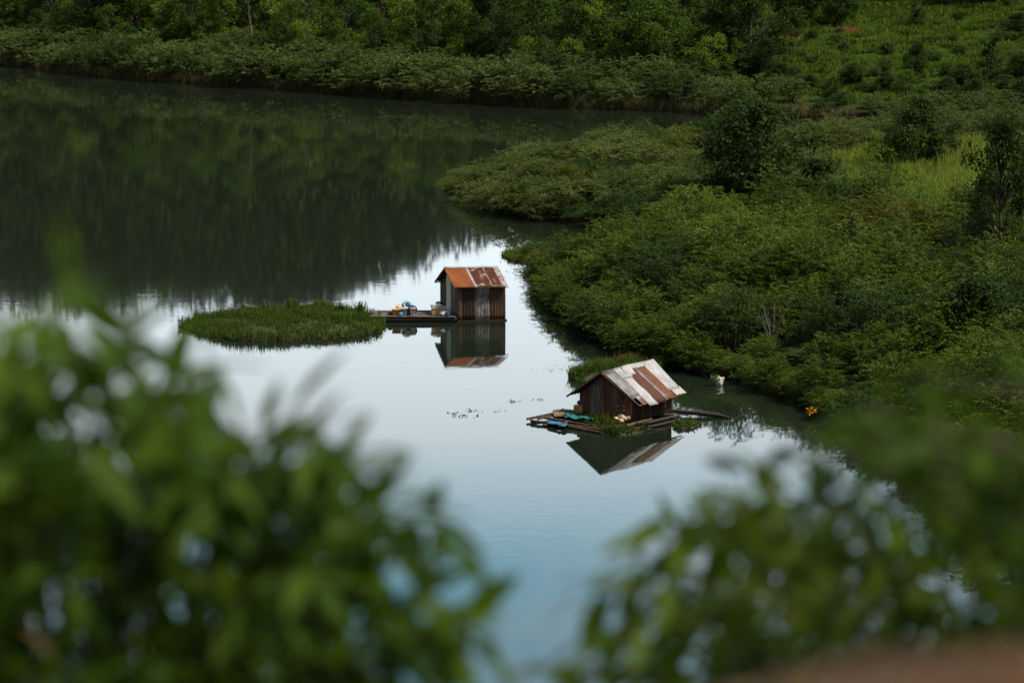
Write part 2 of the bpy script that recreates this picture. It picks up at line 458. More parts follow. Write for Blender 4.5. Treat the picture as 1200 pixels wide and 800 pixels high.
p = N(nt, 'ShaderNodeBsdfPrincipled'); p.inputs['Roughness'].default_value = 1.0; p.inputs['Specular IOR Level'].default_value = 0.0
b = N(nt, 'ShaderNodeBump'); b.inputs['Strength'].default_value = 0.6; b.inputs['Distance'].default_value = 0.3
nt.links.new(n1.outputs['Fac'], b.inputs['Height']); nt.links.new(b.outputs[0], p.inputs['Normal'])
nt.links.new(c, p.inputs['Base Color']); nt.links.new(p.outputs[0], out.inputs[0])


def gauss_px(X, Y, x, y, rx, ry):
    g = G(x, y, float(0))
    return np.exp(-((X - g.x) / rx) ** 2 - ((Y - g.y) / ry) ** 2)


gme = quads_mesh('ground', np.stack([XX, YY, ZZ], -1).reshape(-1, 3), F, gm, True)
S_ = YY - far_line(XX)
fieldm = sstep(8, 16, XX) * sstep(9, 14, S_) * (1 - sstep(60, 80, S_))
fx = XX
SOIL = [(GT(px, py), rx, ry, w) for px, py, rx, ry, w in [(985, 33, 5.5, 1.3, .8), (1050, 36, 4.5, 1.1, .8), (1015, 46, 5, .9, .7), (935, 48, 2.0, 2.0, .75), (920, 66, 2.0, 2.5, .7), (1030, 74, 3.0, 1.0, .7), (945, 60, 3, .8, .6),
                            (905, 84, 2.5, 1.2, .65), (1120, 45, 3, .8, .6), (985, 58, 4, .7, .6), (1060, 62, 3, .7, .6)]]


def soil_at(X, Y):
    m = np.zeros_like(X)
    for q, rx, ry, w in SOIL:
        wob = .6 * np.sin(X * 1.1 + q.x) + .4 * np.sin(X * 2.7)
        m = np.maximum(m, w * np.exp(-((X - q.x) / rx) ** 2 - ((Y - q.y + wob * .5) / ry) ** 2))
    return m


soilm = soil_at(XX, YY)
gb = G(915, 134)
soilm = np.maximum(soilm, 1.2 * np.exp(-((XX - gb.x) / 3.2) ** 2 - ((YY - gb.y) / 2.0) ** 2))
soilm = np.maximum(soilm, 0.55 * (YY < 30))
DD = lake_dist(XX, YY)
wetm = np.where(DD > 0, np.exp(-(np.maximum(DD, 0) / 2.2) ** 2), 1.0) * (1 - np.clip(1.2 * np.exp(-((XX - gb.x) / 3.2) ** 2 - ((YY - gb.y) / 2.0) ** 2), 0, 1))
for nm, arr in (('soil', soilm), ('field', fieldm), ('wet', wetm)):
    a = gme.attributes.new(nm, 'FLOAT', 'POINT'); a.data.foreach_set('value', arr.ravel().astype(np.float32))
tag(obj('ground', gme), kind='structure')

# ------------------------------------------------------------------ water
wm, nt, out = nodes_of('lake_water')
tc = N(nt, 'ShaderNodeTexCoord')
mp = N(nt, 'ShaderNodeMapping'); mp.inputs['Scale'].default_value = (0.8, 1.0, 1)
nt.links.new(tc.outputs['Object'], mp.inputs[0])
n1 = N(nt, 'ShaderNodeTexNoise'); n1.inputs['Scale'].default_value = 1.6; n1.inputs['Detail'].default_value = 4; n1.inputs['Roughness'].default_value = 0.55
n2 = N(nt, 'ShaderNodeTexNoise'); n2.inputs['Scale'].default_value = 0.07; n2.inputs['Detail'].default_value = 3
nt.links.new(mp.outputs[0], n1.inputs[0]); nt.links.new(mp.outputs[0], n2.inputs[0])
calm = ramp(nt, [(0.40, (0.3, 0.3, 0.3)), (0.68, (2.2, 2.2, 2.2))], n2.outputs['Fac'])
mu = N(nt, 'ShaderNodeMath', operation='MULTIPLY')
nt.links.new(n1.outputs['Fac'], mu.inputs[0]); nt.links.new(calm.outputs[0], mu.inputs[1])
b = N(nt, 'ShaderNodeBump'); b.inputs['Strength'].default_value = 0.16; b.inputs['Distance'].default_value = 0.009
nt.links.new(mu.outputs[0], b.inputs['Height'])
p = N(nt, 'ShaderNodeBsdfPrincipled')
p.inputs['Base Color'].default_value = (0.010, 0.015, 0.009, 1); p.inputs['Roughness'].default_value = 0.03
p.inputs['IOR'].default_value = 1.36
nt.links.new(b.outputs[0], p.inputs['Normal']); nt.links.new(p.outputs[0], out.inputs[0])
wxy = [(-900, -20), (600, -20), (600, 700), (-900, 700)]
tag(obj('lake_water', quads_mesh('lake_water', [(x, y, 0) for x, y in wxy], [(0, 1, 2, 3)], wm)), kind='structure')


# ------------------------------------------------------------------ plants: prototypes
def shrub_meshes(kind, seed):
    r = np.random.default_rng(seed)
    cfg = dict(thicket=(2.3, 1.75, 66, 7, 10, 0.125, 0.052, 0.25), arch=(1.55, 1.9, 56, 8, 12, 0.15, 0.042, 0.6),
               bank=(2.5, 2.1, 46, 6, 9, 0.22, 0.085, 0.35), sprout=(2.9, 1.0, 20, 9, 11, 0.15, 0.06, 0.1))[kind]
    Hh, Rr, ns, ntw, nl, LL, WW, arch = cfg
    P_, D_, tubes = [], [], MB()
    for i in range(ns):
        az = r.uniform(0, 2 * math.pi); rho = math.sqrt(r.uniform(0.0, 1)); top = Hh * math.sqrt(max(0.06, 1 - 0.85 * rho ** 2.0)) * r.uniform(0.8, 1.12)
        out_ = np.array([math.cos(az), math.sin(az), 0])
        b0 = out_ * r.uniform(0, 0.35)
        tip = out_ * Rr * rho * r.uniform(0.85, 1.1) + np.array([0, 0, top])
        ctrl = b0 * 0.4 + tip * 0.5 + np.array([0, 0, top * (0.35 + 0.25 * arch)])
        q = lambda t: (1 - t) ** 2 * b0 + 2 * t * (1 - t) * ctrl + t * t * tip
        tubes.tube([q(0), q(.35), q(.7), q(1)], [0.022, 0.016, 0.010, 0.004], 4, False)
        for j in range(ntw):
            t = 1 - 0.72 * (j / ntw) ** 1.1 if rho < 0.75 else 1 - 0.9 * (j / ntw)
            p0 = q(t); tang = unit(q(min(t + .05, 1)) - q(t - .05))
            a2 = r.uniform(0, 2 * math.pi)
            sd = np.array([math.cos(a2), math.sin(a2), r.uniform(-0.1, 0.5 - 0.4 * arch)]) + out_ * (0.2 + 0.8 * arch)
            dirn = unit(sd * (0.7 + arch * 0.5) + tang * 0.5)
            ln = r.uniform(0.3, 0.62) * (1 + 0.35 * arch)
            ts = np.linspace(0.1, 1, nl)[:, None]
            pts = p0 + dirn * ln * ts - np.array([0, 0, 1]) * ln * 0.28 * (ts ** 2)
            sdir = np.cross(dirn, [0, 0, 1]); sdir = sdir / (np.linalg.norm(sdir) + 1e-6)
            sg = np.where(np.arange(nl) % 2 == 0, 1, -1)[:, None]
            dd = sdir * sg * 0.8 + dirn * 0.7 + r.normal(0, 0.22, (nl, 3))
            P_.append(pts); D_.append(dd)
    P_ = np.concatenate(P_); D_ = np.concatenate(D_)
    V, F = leaves(P_, D_, LL * r.uniform(.7, 1.3, len(P_)), WW * r.uniform(.8, 1.3, len(P_)), r=r)
    fol = quads_mesh(kind + '_foliage', V, F, M[kind])
    return fol, tubes.mesh(kind + '_stems', M['stem'])


def tree_meshes(seed, Hh, Rr, crown_lo, ncl, leaf, nleaf, shape='round', trunk_r=0.13):
    """trunk and crown meshes; leaf clumps sit on the ends of limbs"""
    r = np.random.default_rng(seed)
    tb = MB(); P_, D_ = [], []
    lean = r.normal(0, 0.05, 2)
    ax = lambda h: np.array([lean[0] * h + 0.12 * math.sin(h * .9 + seed), lean[1] * h + 0.1 * math.cos(h * .7 + seed), h])
    hs = np.linspace(-0.2, Hh * 0.86, 8)
    tb.tube([ax(h) for h in hs], [trunk_r * (1.25 - 0.95 * i / 7) for i in range(8)], 7)
    for i in range(ncl):
        k = (i + r.uniform(0, 1)) / ncl
        h = Hh * (crown_lo + (1 - crown_lo) * k)
        if shape == 'round': w = math.sqrt(max(0.05, 1 - (2 * k - 0.9) ** 2))
        elif shape == 'cone': w = 1.05 - k
        elif shape == 'column': w = 0.75 + 0.3 * math.sin(k * 9 + seed)
        else: w = 0.35 + 0.65 * math.sin(min(k * 1.25, 1) * math.pi * 0.8)
        az = r.uniform(0, 2 * math.pi); rr = Rr * w * math.sqrt(r.uniform(0.12, 1.0)) * (1 + .30 * math.sin(2 * az + seed) + .22 * math.sin(3 * az + 5 * k + seed))
        c0 = ax(max(h - Hh * 0.12 - rr * 0.25, Hh * crown_lo * 0.6)); c1 = ax(h) + np.array([math.cos(az) * rr, math.sin(az) * rr, 0])
        mid = (c0 + c1) / 2 + np.array([0, 0, 0.12 * rr])
        if rr > 0.25 * Rr: tb.tube([c0, mid, c1], [trunk_r * .38, trunk_r * .25, trunk_r * .08], 5, False)
        cs = Rr * r.uniform(0.20, 0.36)
        n = int(nleaf * r.uniform(.6, 1.4))
        g = r.normal(0, 1, (n, 3)); g = unit(g) * (r.uniform(0, 1, (n, 1)) ** 0.45) * np.array([cs, cs, cs * 0.62])
        P_.append(c1 + g); D_.append(g / cs + np.array([0, 0, -0.25]) + r.normal(0, .45, (n, 3)))
    P_ = np.concatenate(P_); D_ = np.concatenate(D_)
    V, F = leaves(P_, D_, leaf * r.uniform(.65, 1.35, len(P_)), leaf * .48 * r.uniform(.8, 1.3, len(P_)), r=r)
    return (V, F), tb


def copy_thing(root, loc, rz, sc, label=None, group=None, crown=None):
    c = root.copy(); col.objects.link(c); c.location = loc; c.rotation_euler = (0, 0, rz); c.scale = sc
    if label: c['label'] = label
    if group: c['group'] = group
    for ch in list(root.children):
        k = ch.copy(); col.objects.link(k); k.parent = c
        if crown and ch.name.startswith('crown'): k.material_slots[0].link = 'OBJECT'; k.material_slots[0].material = crown
    return c


def inpoly(P, poly):
    x, y = P[:, 0], P[:, 1]; ins = np.zeros(len(P), bool)
    for a, b in zip(poly, np.roll(poly, -1, 0)):
        cnd = (a[1] > y) != (b[1] > y)
        ins ^= cnd & (x < a[0] + (y - a[1]) / (b[1] - a[1] + 1e-12) * (b[0] - a[0]))
    return ins


def scatter(px, spacing, z=0.0, dmin=0.3, tries=6000, seed=1, nmax=400):
    r = np.random.default_rng(seed)
    poly = np.array([[G(x, y, z).x, G(x, y, z).y] for x, y in px])
    lo, hi = poly.min(0), poly.max(0)
    C = r.uniform(lo, hi, (tries, 2)); C = C[inpoly(C, poly)]
    C = C[lake_dist(C[:, 0], C[:, 1]) > dmin]
    keep = []
    for c in C:
        if all((c[0] - k[0]) ** 2 + (c[1] - k[1]) ** 2 > spacing ** 2 for k in keep): keep.append(c)
        if len(keep) >= nmax: break
    K = np.array(keep)
    return np.c_[K, zat(K[:, 0], K[:, 1])]


def shrub_set(name, kind, pts, label, group, n_var, smin, smax, seed, cat='shrub', zoff=-0.12, sfun=None):
    r = np.random.default_rng(seed)
    protos = []
    for i, p in enumerate(pts):
        s = r.uniform(smin, smax) * (sfun(p) if sfun else 1.0); sc = (s * r.uniform(.9, 1.15), s * r.uniform(.9, 1.15), s * r.uniform(.85, 1.12))
        rz = r.uniform(0, 6.28)
        loc = (p[0], p[1], p[2] + zoff)
        if i < n_var:
            fol, st = shrub_meshes(kind, seed * 50 + i)
            o = empty(name, loc, label, cat, group, rz); o.scale = sc
            obj('foliage', fol, o); obj('stems', st, o)
            protos.append(o)
        else:
            c = copy_thing(protos[i % n_var], loc, rz, sc)
            u = r.uniform()
            if kind in ('thicket', 'arch', 'bank') and u < (.22 if kind == 'bank' else .31):
                f_ = [k for k in c.children if k.name.startswith('foliage')][0]
                f_.material_slots[0].link = 'OBJECT'; f_.material_slots[0].material = M['thicket_deep' if u < .22 else 'thicket_gold']


LOWER = [(612, 288), (612, 310), (630, 340), (660, 370), (700, 398), (740, 415), (790, 430), (850, 443), (900, 460), (950, 479), (1000, 502),
         (1100, 585), (1230, 700), (1330, 420), (1290, 330), (1150, 308), (1000, 300), (800, 302), (740, 306), (680, 310), (640, 308)]
UPPER = [(525, 218), (540, 232), (570, 245), (610, 256), (650, 263), (700, 266), (800, 270), (930, 280), (960, 240), (900, 202), (850, 190), (750, 194),
         (680, 200), (620, 206), (570, 214)]
TIPX = G(522, 218).x
TIP2 = G(616, 306)


def edge_points(px, step, inland, seed):
    r = np.random.default_rng(seed); P = np.array([[G(x, y).x, G(x, y).y] for x, y in px]); res = []
    for a, b in zip(P[:-1], P[1:]):
        L = np.hypot(*(b - a)); n = max(1, int(L / step)); nrm = np.array([-(b - a)[1], (b - a)[0]]) / L
        for k in range(n):
            q = a + (b - a) * (k + r.uniform(.1, .9)) / n
            for sg in (1, -1):
                e = q + sg * nrm * inland
                if lake_dist(np.array([e[0]]), np.array([e[1]]))[0] > 0.05: res.append(e); break
    K = np.array(res); return np.c_[K, zat(K[:, 0], K[:, 1])]


pl = scatter(LOWER, 1.85, dmin=0.15, seed=3, nmax=290)
el_ = edge_points([(614, 300), (618, 315), (636, 342), (664, 374), (700, 399), (740, 416), (790, 431), (850, 444), (900, 461), (950, 480), (1000, 503), (1060, 545)], 1.0, .35, 6)
pl = pl[:248]; nbig = len(pl); pl = np.concatenate([pl, el_])
EDGE = {tuple(e[:2]) for e in el_}
shrub_set('thicket_shrub', 'thicket', pl, 'leafy green shrub packed into the wide waterside thicket behind the patched-roof hut',
          'shrubs of the wide thicket on the headland', 8, 0.68, 1.38, 3, sfun=lambda p: .46 if tuple(p[:2]) in EDGE else min(1.08, .38 + .075 * math.hypot(p[0] - TIP2.x, p[1] - TIP2.y), .56 + .13 * float(lake_dist(p[:1], p[1:2])[0])))
pu = np.concatenate([scatter(UPPER, 1.8, dmin=0.1, seed=4, nmax=230), scatter([(960, 186), (1010, 180), (1080, 176), (1060, 200), (940, 204)], 2.2, z=0.6, dmin=0.1, seed=14, nmax=30)])
shrub_set('arching_shrub', 'arch', pu, 'feathery arching grey-green shrub on the narrow spit that points into the lake',
          'arching shrubs on the spit', 8, 0.65, 1.35, 4, sfun=lambda p: min(1.0, max(.3, (p[0] - TIPX) / 5.5 + .3)))
r_ = np.random.default_rng(77); ps = np.array([p for p in pl[:nbig] if lake_dist(p[:1], p[1:2])[0] > 5]); ps = ps[r_.permutation(len(ps))[:34]] + np.c_[r_.normal(0, .6, (34, 2)), np.zeros(34)]
shrub_set('tall_shrub', 'sprout', ps, 'taller light-green shoots standing above the wide waterside thicket', 'tall shoots above the thicket', 4, .8, 1.12, 9,
          sfun=lambda p: min(1.0, .42 + .085 * math.hypot(p[0] - TIP2.x, p[1] - TIP2.y)))
# far bank belt
rb = np.random.default_rng(5)
C = np.c_[rb.uniform(-64, 62, 9000), rb.uniform(0.2, 12.5, 9000)]
keep = []
for c in C:
    yy = far_line(c[0]) + c[1]
    if lake_dist(np.array([c[0]]), np.array([yy]))[0] < 0.2: continue
    if c[0] > 20 and c[1] > 9: continue
    if abs(c[0] - gb.x) < 3.3 and abs(yy - gb.y) < 3.0: continue
    if all((c[0] - k[0]) ** 2 + (yy - k[1]) ** 2 > 2.35 ** 2 for k in keep): keep.append((c[0], yy))
    if len(keep) >= 290: break
pe = scatter([(1040, 156), (1085, 150), (1280, 142), (1280, 186), (1150, 190), (1060, 188), (960, 178), (1000, 170)], 2.3, z=0.8, dmin=0.2, seed=8, nmax=60)
K = np.concatenate([np.array(keep)[:250], pe[:, :2]])
shrub_set('bank_shrub', 'bank', np.c_[K, zat(K[:, 0], K[:, 1])], 'dull green shrub in the low belt along the far shore of the lake',
          'shrubs along the far shore', 7, 0.85, 1.45, 5, sfun=lambda p: 1.0 - .42 * float(sstep(12, 24, p[0])))

# ------------------------------------------------------------------ trees
TREES = {}


def tree(kind, x, dY, label, group=None, base_px=None, scale=1.0, rz=0.0, sx=1.0):
    """kind from TK; at world x, dY metres behind the far waterline (or at base_px on land height)"""
    Hh, Rr, lo, ncl, leaf, nl, shape, tr, mat, bark, cat = TK[kind]
    if base_px is None:
        X, Y = x, float(far_line(x)) + dY
    else:
        g = GT(base_px[0], base_px[1]); X, Y = g.x, g.y
    Z = float(zat(np.array([X]), np.array([Y]))[0])
    vs = TREES.setdefault(kind, [])
    if len(vs) < 3:
        (V, F), tb = tree_meshes(100 + 7 * len(vs) + hash_kind(kind), Hh, Rr, lo, ncl, leaf, nl, shape, tr)
        o = empty(kind, (X, Y, Z), label, cat, group, rz); o.scale = (scale * sx, scale * sx, scale)
        obj('crown', quads_mesh('crown', V, F, M[mat]), o); tb.build('trunk', M[bark], o)
        vs.append(o)
        return o
    o = copy_thing(vs[int(abs(X * 7 + Y)) % 3], (X, Y, Z), rz, (scale * sx, scale * sx, scale), label)
    if group: o['group'] = group
    elif 'group' in o: del o['group']
    return o


def hash_kind(k): return sum(ord(c) * (i + 3) for i, c in enumerate(k)) % 997


TK = {
    'dense_tree': (8.5, 3.3, 0.10, 56, 0.30, 130, 'round', 0.16, 'tree_dark', 'bark', 'tree'),
    'leafy_tree': (7.5, 2.8, 0.12, 38, 0.30, 85, 'round', 0.13, 'tree_mid', 'bark', 'tree'),
    'pale_tree': (6.5, 2.5, 0.18, 30, 0.30, 70, 'umbrella', 0.11, 'tree_light', 'bark', 'tree'),
    'slender_tree': (9.5, 2.4, 0.52, 24, 0.26, 80, 'umbrella', 0.10, 'tree_mid', 'paletrunk', 'tree'),
    'conical_tree': (4.2, 1.3, 0.10, 26, 0.24, 60, 'cone', 0.08, 'tree_mid', 'bark', 'tree'),
    'column_tree': (5.0, 1.0, 0.05, 28, 0.22, 70, 'column', 0.09, 'tree_dark', 'bark', 'tree'),
    'broad_bush': (4.0, 2.1, 0.06, 60, 0.20, 150, 'round', 0.07, 'tree_dark', 'stem', 'bush'),
}


def wx(px, dY): return (px - 600) / FPX * 255


rt = np.random.default_rng(11)
# the wood behind the shrub belt: first two ranks singly seen, more ranks above
wood = []
for rank, (dY, step) in enumerate([(14.5, 2.9), (19, 3.3), (25, 3.9), (32, 4.6), (40, 5.2)]):
    x = -68 + rank * 1.1
    while x < 25 - rank * 0.4:
        if not (x > 19 and rank > 2): wood.append((x + rt.normal(0, .5), dY + rt.normal(0, 1.0), rank))
        x += step * rt.uniform(.75, 1.3)
for (x, dY, rank) in wood:
    u = rt.uniform(0, 1)
    k = 'dense_tree' if u < 0.36 else ('leafy_tree' if u < 0.76 else ('pale_tree' if u < 0.96 else 'slender_tree'))
    sc = rt.uniform(.38, .75) if rank == 0 else rt.uniform(.7, 1.15)
    lab = {'dense_tree': 'dark dense-crowned tree in the wood behind the far shore', 'leafy_tree': 'mid-green leafy tree in the wood behind the far shore',
           'pale_tree': 'pale yellow-green tree in the wood behind the far shore', 'slender_tree': 'slender pale-trunked tree in the wood behind the far shore'}[k]
    tree(k, x, dY, lab, {'dense_tree': 'dark trees of the far wood', 'leafy_tree': 'mid-green trees of the far wood', 'pale_tree': 'pale trees of the far wood',
                         'slender_tree': 'slender trees of the far wood'}[k], scale=sc, rz=rt.uniform(0, 6.28))

exec_trees = [
    # kind, base px (x, y, z), scale, sx, label
    ('pale_tree', (617, 92, 1.2), .58, 1.0, 'small bright yellow-green tree standing clear at the foot of the wood'),
    ('conical_tree', (700, 40, 4), .55, 1, 'little pointed tree sticking up among the treetops below the grassy ledge'),
    ('leafy_tree', (762, 98, 1.3), 1.02, 1.15, 'big rounded green tree at the right end of the wood below the grassy ledge'),
    ('dense_tree', (838, 92, 1.5), .72, 1.1, 'dark round tree at the corner between the wood and the terraced field'),
    ('pale_tree', (888, 56, 4.5), .62, .9, 'young light-green tree standing alone at the top left of the terraced field'),
    ('column_tree', (1156, 100, 2.2), 1.05, 1.0, 'dark column-shaped tree on the right slope of the terraced field'),
    ('broad_bush', (1072, 96, 2), .8, 0.6, 'dark pointed bush in the middle of the terraced field below the red soil'),
    ('column_tree', (1075, 34, 6), .5, 1.2, 'small dark tree near the top edge of the terraced field'),
    ('leafy_tree', (1060, 128, 0.9), .42, 1.4, 'low dark bushy tree at the shore below the terraced field'),
    ('broad_bush', (888, 252, 1.6), 1.5, 1.0, 'big dark bush with drooping leaves rising from the spit thicket'),
    ('broad_bush', (1078, 196, 1.9), 1.0, 1.0, 'dark bush between the narrow inlet and the bright tall grass'),
    ('pale_tree', (1035, 196, 1.5), .32, 1.3, 'low yellow-green bush beside the dark bush at the inlet'),
    ('dense_tree', (1172, 340, 1.9), .86, .60, 'dark gaunt tree rising over the thicket at the right edge'),
    ('slender_tree', (1205, 330, 2.0), .62, 1.0, 'thin tree with sparse leaves behind the dark gaunt tree'),
    ('broad_bush', (1145, 440, 1.9), .85, 1.15, 'dark shaded bush above the near right foliage'),
    ('leafy_tree', (370, 74, 1.5), .45, 1.7, 'bright spreading low tree at the edge of the wood'),
    ('dense_tree', (925, 30, 7), .85, 1.0, 'dark tree on the skyline left of the terraced field top'),
    ('dense_tree', (985, 26, 7), .7, 1.0, 'dark tree directly above the strip of red soil'),
    ('dense_tree', (870, 26, 7), .8, 1.0, 'dark tree above the grassy ledge'),
]
for k, b_, sc, sx, lab in exec_trees:
    o = tree(k, 0, 0, lab, base_px=b_, scale=sc, sx=sx, rz=rt.uniform(0, 6.28))
# hedge of bushes across the foot of the field
for i, (px, py) in enumerate([(700, 86), (800, 104), (870, 106), (905, 104), (950, 106), (1000, 100), (1040, 106), (1110, 112), (1145, 118), (1180, 112), (860, 80), (1195, 98), (1190, 40), (890, 96), (1130, 104), (1200, 126), (840, 106), (770, 104)]):
    tree('broad_bush', 0, 0, 'rounded bush dotted over the lower part of the terraced field', 'bushes of the terraced field',
         base_px=(px, py, 1.6 if py > 84 else 3.6), scale=rt.uniform(.28, .60), sx=1.35, rz=rt.uniform(0, 6.28))

rf_ = np.random.default_rng(19); fp = []
while len(fp) < 150:
    x, y = rf_.uniform(850, 1230), rf_.uniform(8, 112)
    if y > 92 - (x - 850) * .02 or rf_.uniform() < .55: fp.append(GT(x, y))
shrub_set('field_shrub', 'bank', [tuple(p) for p in fp], 'small shrub or crop plant on the terraced field across the lake', 'small plants of the terraced field', 4, .16, .46, 7, 'plant', -.05)
# far forest on the hill behind: one mass
fx_, fy_ = [], []
for dY in np.arange(44, 215, 5.5):
    for x in np.arange(-210, 210, 5.5):
        fx_.append(x + rt.normal(0, 1.4)); fy_.append(float(far_line(x)) + dY + rt.normal(0, 1.4))
fx_, fy_ = np.array(fx_), np.array(fy_)
k = ~((fx_ > 12) & (fx_ < 70) & (fy_ - far_line(fx_) < 55)); fx_, fy_ = fx_[k], fy_[k]
fz_ = zat(fx_, fy_); nT = len(fx_); nL = 150
hh = rt.uniform(5, 9, nT); ww = rt.uniform(2.6, 4.2, nT)
g = unit(rt.normal(0, 1, (nT, nL, 3))) * (rt.uniform(0, 1, (nT, nL, 1)) ** 0.33)
Pc = np.stack([fx_, fy_, fz_ + hh * .55], -1)[:, None] + g * np.stack([ww, ww, hh * .5], -1)[:, None]
V, F = leaves(Pc.reshape(-1, 3), (g + rt.normal(0, .5, g.shape)).reshape(-1, 3), rt.uniform(.9, 1.7, nT * nL), rt.uniform(.6, 1.0, nT * nL), r=rt)
tag(obj('forest', quads_mesh('forest', V, F, M['forest'])), 'unbroken dark forest covering the hill beyond the lake', 'forest', kind='stuff')


# ------------------------------------------------------------------ grass
def grass_on(name, px, n, h, lean, w, mat, label, z=0.0, dmin=0.2, seed=1, clump=0.0):
    r = np.random.default_rng(seed)
    poly = np.array([[G(x, y, z).x, G(x, y, z).y] for x, y in px])
    lo, hi = poly.min(0), poly.max(0)
    C = r.uniform(lo, hi, (n, 2))
    if clump:
        cc = r.uniform(lo, hi, (max(20, n // 60), 2)); C = cc[r.integers(0, len(cc), n)] + r.normal(0, clump, (n, 2))
    C = C[inpoly(C, poly)]; C = C[lake_dist(C[:, 0], C[:, 1]) > dmin]
    P = np.c_[C, zat(C[:, 0], C[:, 1]) - 0.03]
    V, F = blades(P, h * r.uniform(.5, 1.25, len(P)), lean, w, r)
    return tag(obj(name, quads_mesh(name, V, F, M[mat])), label, 'grass', kind='stuff')


grass_on('tall_grass', [(915, 192), (1050, 176), (1280, 176), (1280, 300), (1040, 290), (900, 275)], 34000, 0.95, 0.55, 0.045, 'grass_bright',
         'bright yellow-green tall grass on the rise behind the thicket', z=2.0, seed=21, clump=0.45)
grass_on('bank_grass', [(600, 262), (700, 268), (960, 285), (960, 300), (700, 300), (620, 296)], 5000, 0.6, 0.5, 0.04, 'grass',
         'rough grass in the gap between the two thickets', z=0.4, seed=22, dmin=0.05)
r_ = np.random.default_rng(23)
cx_ = r_.uniform(8, 78, 1500); cy_ = r_.uniform(11, 62, 1500); pk = r_.integers(0, 1500, 110000)
fxx = cx_[pk] + r_.normal(0, .55, len(pk)); fyy = far_line(fxx) + cy_[pk] + r_.normal(0, .40, len(pk))
k = ((fxx > 15) | (fyy - far_line(fxx) > 30)) & (soil_at(fxx, fyy) < .40); fxx, fyy = fxx[k], fyy[k]
V, F = blades(np.c_[fxx, fyy, zat(fxx, fyy) - .03], .62 * r_.uniform(.4, 1.2, len(fxx)), .6, .10, r_)
tag(obj('field_grass', quads_mesh('field_grass', V, F, M['grass_field'])), 'short green grass and crops on the terraced field across the lake', 'grass', kind='stuff')
grass_on('ledge_grass', [(-80, 70), (140, 92), (140, 78), (-80, 56)], 5000, 0.8, 0.5, 0.06, 'grass_field',
         'bright reedy grass along the far shore at the left', z=1.0, seed=24)


Zv = Vector((0, 0, 1))
# ------------------------------------------------------------------ floating grass mats
def grass_mat(name, px_outline, top, n, h, mat, label, cat, seed, z0=0.0, extra=None):
    """a floating raft of roots (part) covered with blades (part)"""
    r = np.random.default_rng(seed)
    poly = np.array([[G(x, y).x, G(x, y).y] for x, y in px_outline]); c = poly.mean(0)
    dense = []
    for a, b_ in zip(poly, np.roll(poly, -1, 0)):
        for t in (0, .2, .4, .6, .8): dense.append(a + (b_ - a) * t)
    poly = np.array([c + (p - c) * (1 + .13 * mnoise.noise(Vector((p[0] * 1.6, p[1] * 1.6, seed))) + .06 * mnoise.noise(Vector((p[0] * 5, p[1] * 5, seed)))) for p in dense])
    o = empty(name, (c[0], c[1], 0), label, cat)
    mb = MB(); m = len(poly); rings = [(1.0, -0.15), (1.0, 0.05), (0.86, top * .55), (0.6, top * .9), (0.25, top)]
    vs, fs = [], []
    for (k, zz) in rings:
        for p in poly: q = (p - c) * k; vs.append((q[0], q[1], zz))
    for i in range(len(rings) - 1):
        for j in range(m): fs.append((i * m + j, i * m + (j + 1) % m, (i + 1) * m + (j + 1) % m, (i + 1) * m + j))
    vs.append((0, 0, top)); e = len(vs) - 1; b = (len(rings) - 1) * m
    for j in range(m): fs.append((b + j, b + (j + 1) % m, e))
    mb.add(vs, fs, True); mb.build('root_mat', M['stem'], o)
    lo, hi = poly.min(0), poly.max(0)
    C = r.uniform(lo - .1, hi + .1, (n * 2, 2)); C = C[inpoly(C, (poly - c) * 1.04 + c)][:n]
    A, B = poly, np.roll(poly, -1, 0); dist = np.full(len(C), 1e9)
    for a, b_ in zip(A, B):
        ab = b_ - a; t = np.clip(((C - a) @ ab) / (ab @ ab), 0, 1); dist = np.minimum(dist, np.hypot(*(C - a - t[:, None] * ab).T))
    zc = top * np.clip(dist / (0.35 * min(hi - lo)), 0.05, 1) ** .7
    nz = np.array([mnoise.noise(Vector((p[0] * .9, p[1] * 1.4, seed))) for p in C])
    hh = h * r.uniform(.4, 1.25, len(C)) * np.clip(1 + 1.0 * nz, .3, 2.0)
    V, F = blades(np.c_[C - c, zc - 0.05], hh, 0.55, r.uniform(.015, .045, len(C)), r)
    parts = [(V, F)]
    # broad little leaves among the blades
    nb = n // 5; pk = r.integers(0, len(C), nb)
    P = np.c_[C[pk] - c, zc[pk] + r.uniform(0.0, h * .5, nb)]
    parts.append(leaves(P, r.normal(0, 1, (nb, 3)) + [0, 0, .3], 0.13, 0.055, r=r))
    if extra is not None: parts += extra(r, c)
    V, F = cat_vf(parts)
    obj('blades', quads_mesh('blades', V, F, M[mat]), o)
    return o


isl = [(217, 381), (232, 374), (270, 370), (330, 366), (390, 364), (430, 369), (447, 379), (440, 388), (410, 395), (360, 398), (310, 400), (262, 397), (232, 391)]


def tall_bits(r, c):
    out = []
    for (px, py, hh) in [(285, 374, .3), (312, 374, .45), (340, 372, .55), (345, 372, .55), (423, 374, .5), (400, 372, .35)]:
        g = G(px, py); n = 26
        P = np.c_[g.x - c[0] + r.normal(0, .10, n), g.y - c[1] + r.normal(0, .10, n), np.full(n, .3)]
        out.append(blades(P, hh * 1.1 * r.uniform(.6, 1.1, n), .3, .05, r))
        P2 = P + np.c_[np.zeros((n, 2)), r.uniform(.1, hh, n)]
        out.append(leaves(P2, r.normal(0, 1, (n, 3)), .15, .07, r=r))
    return out


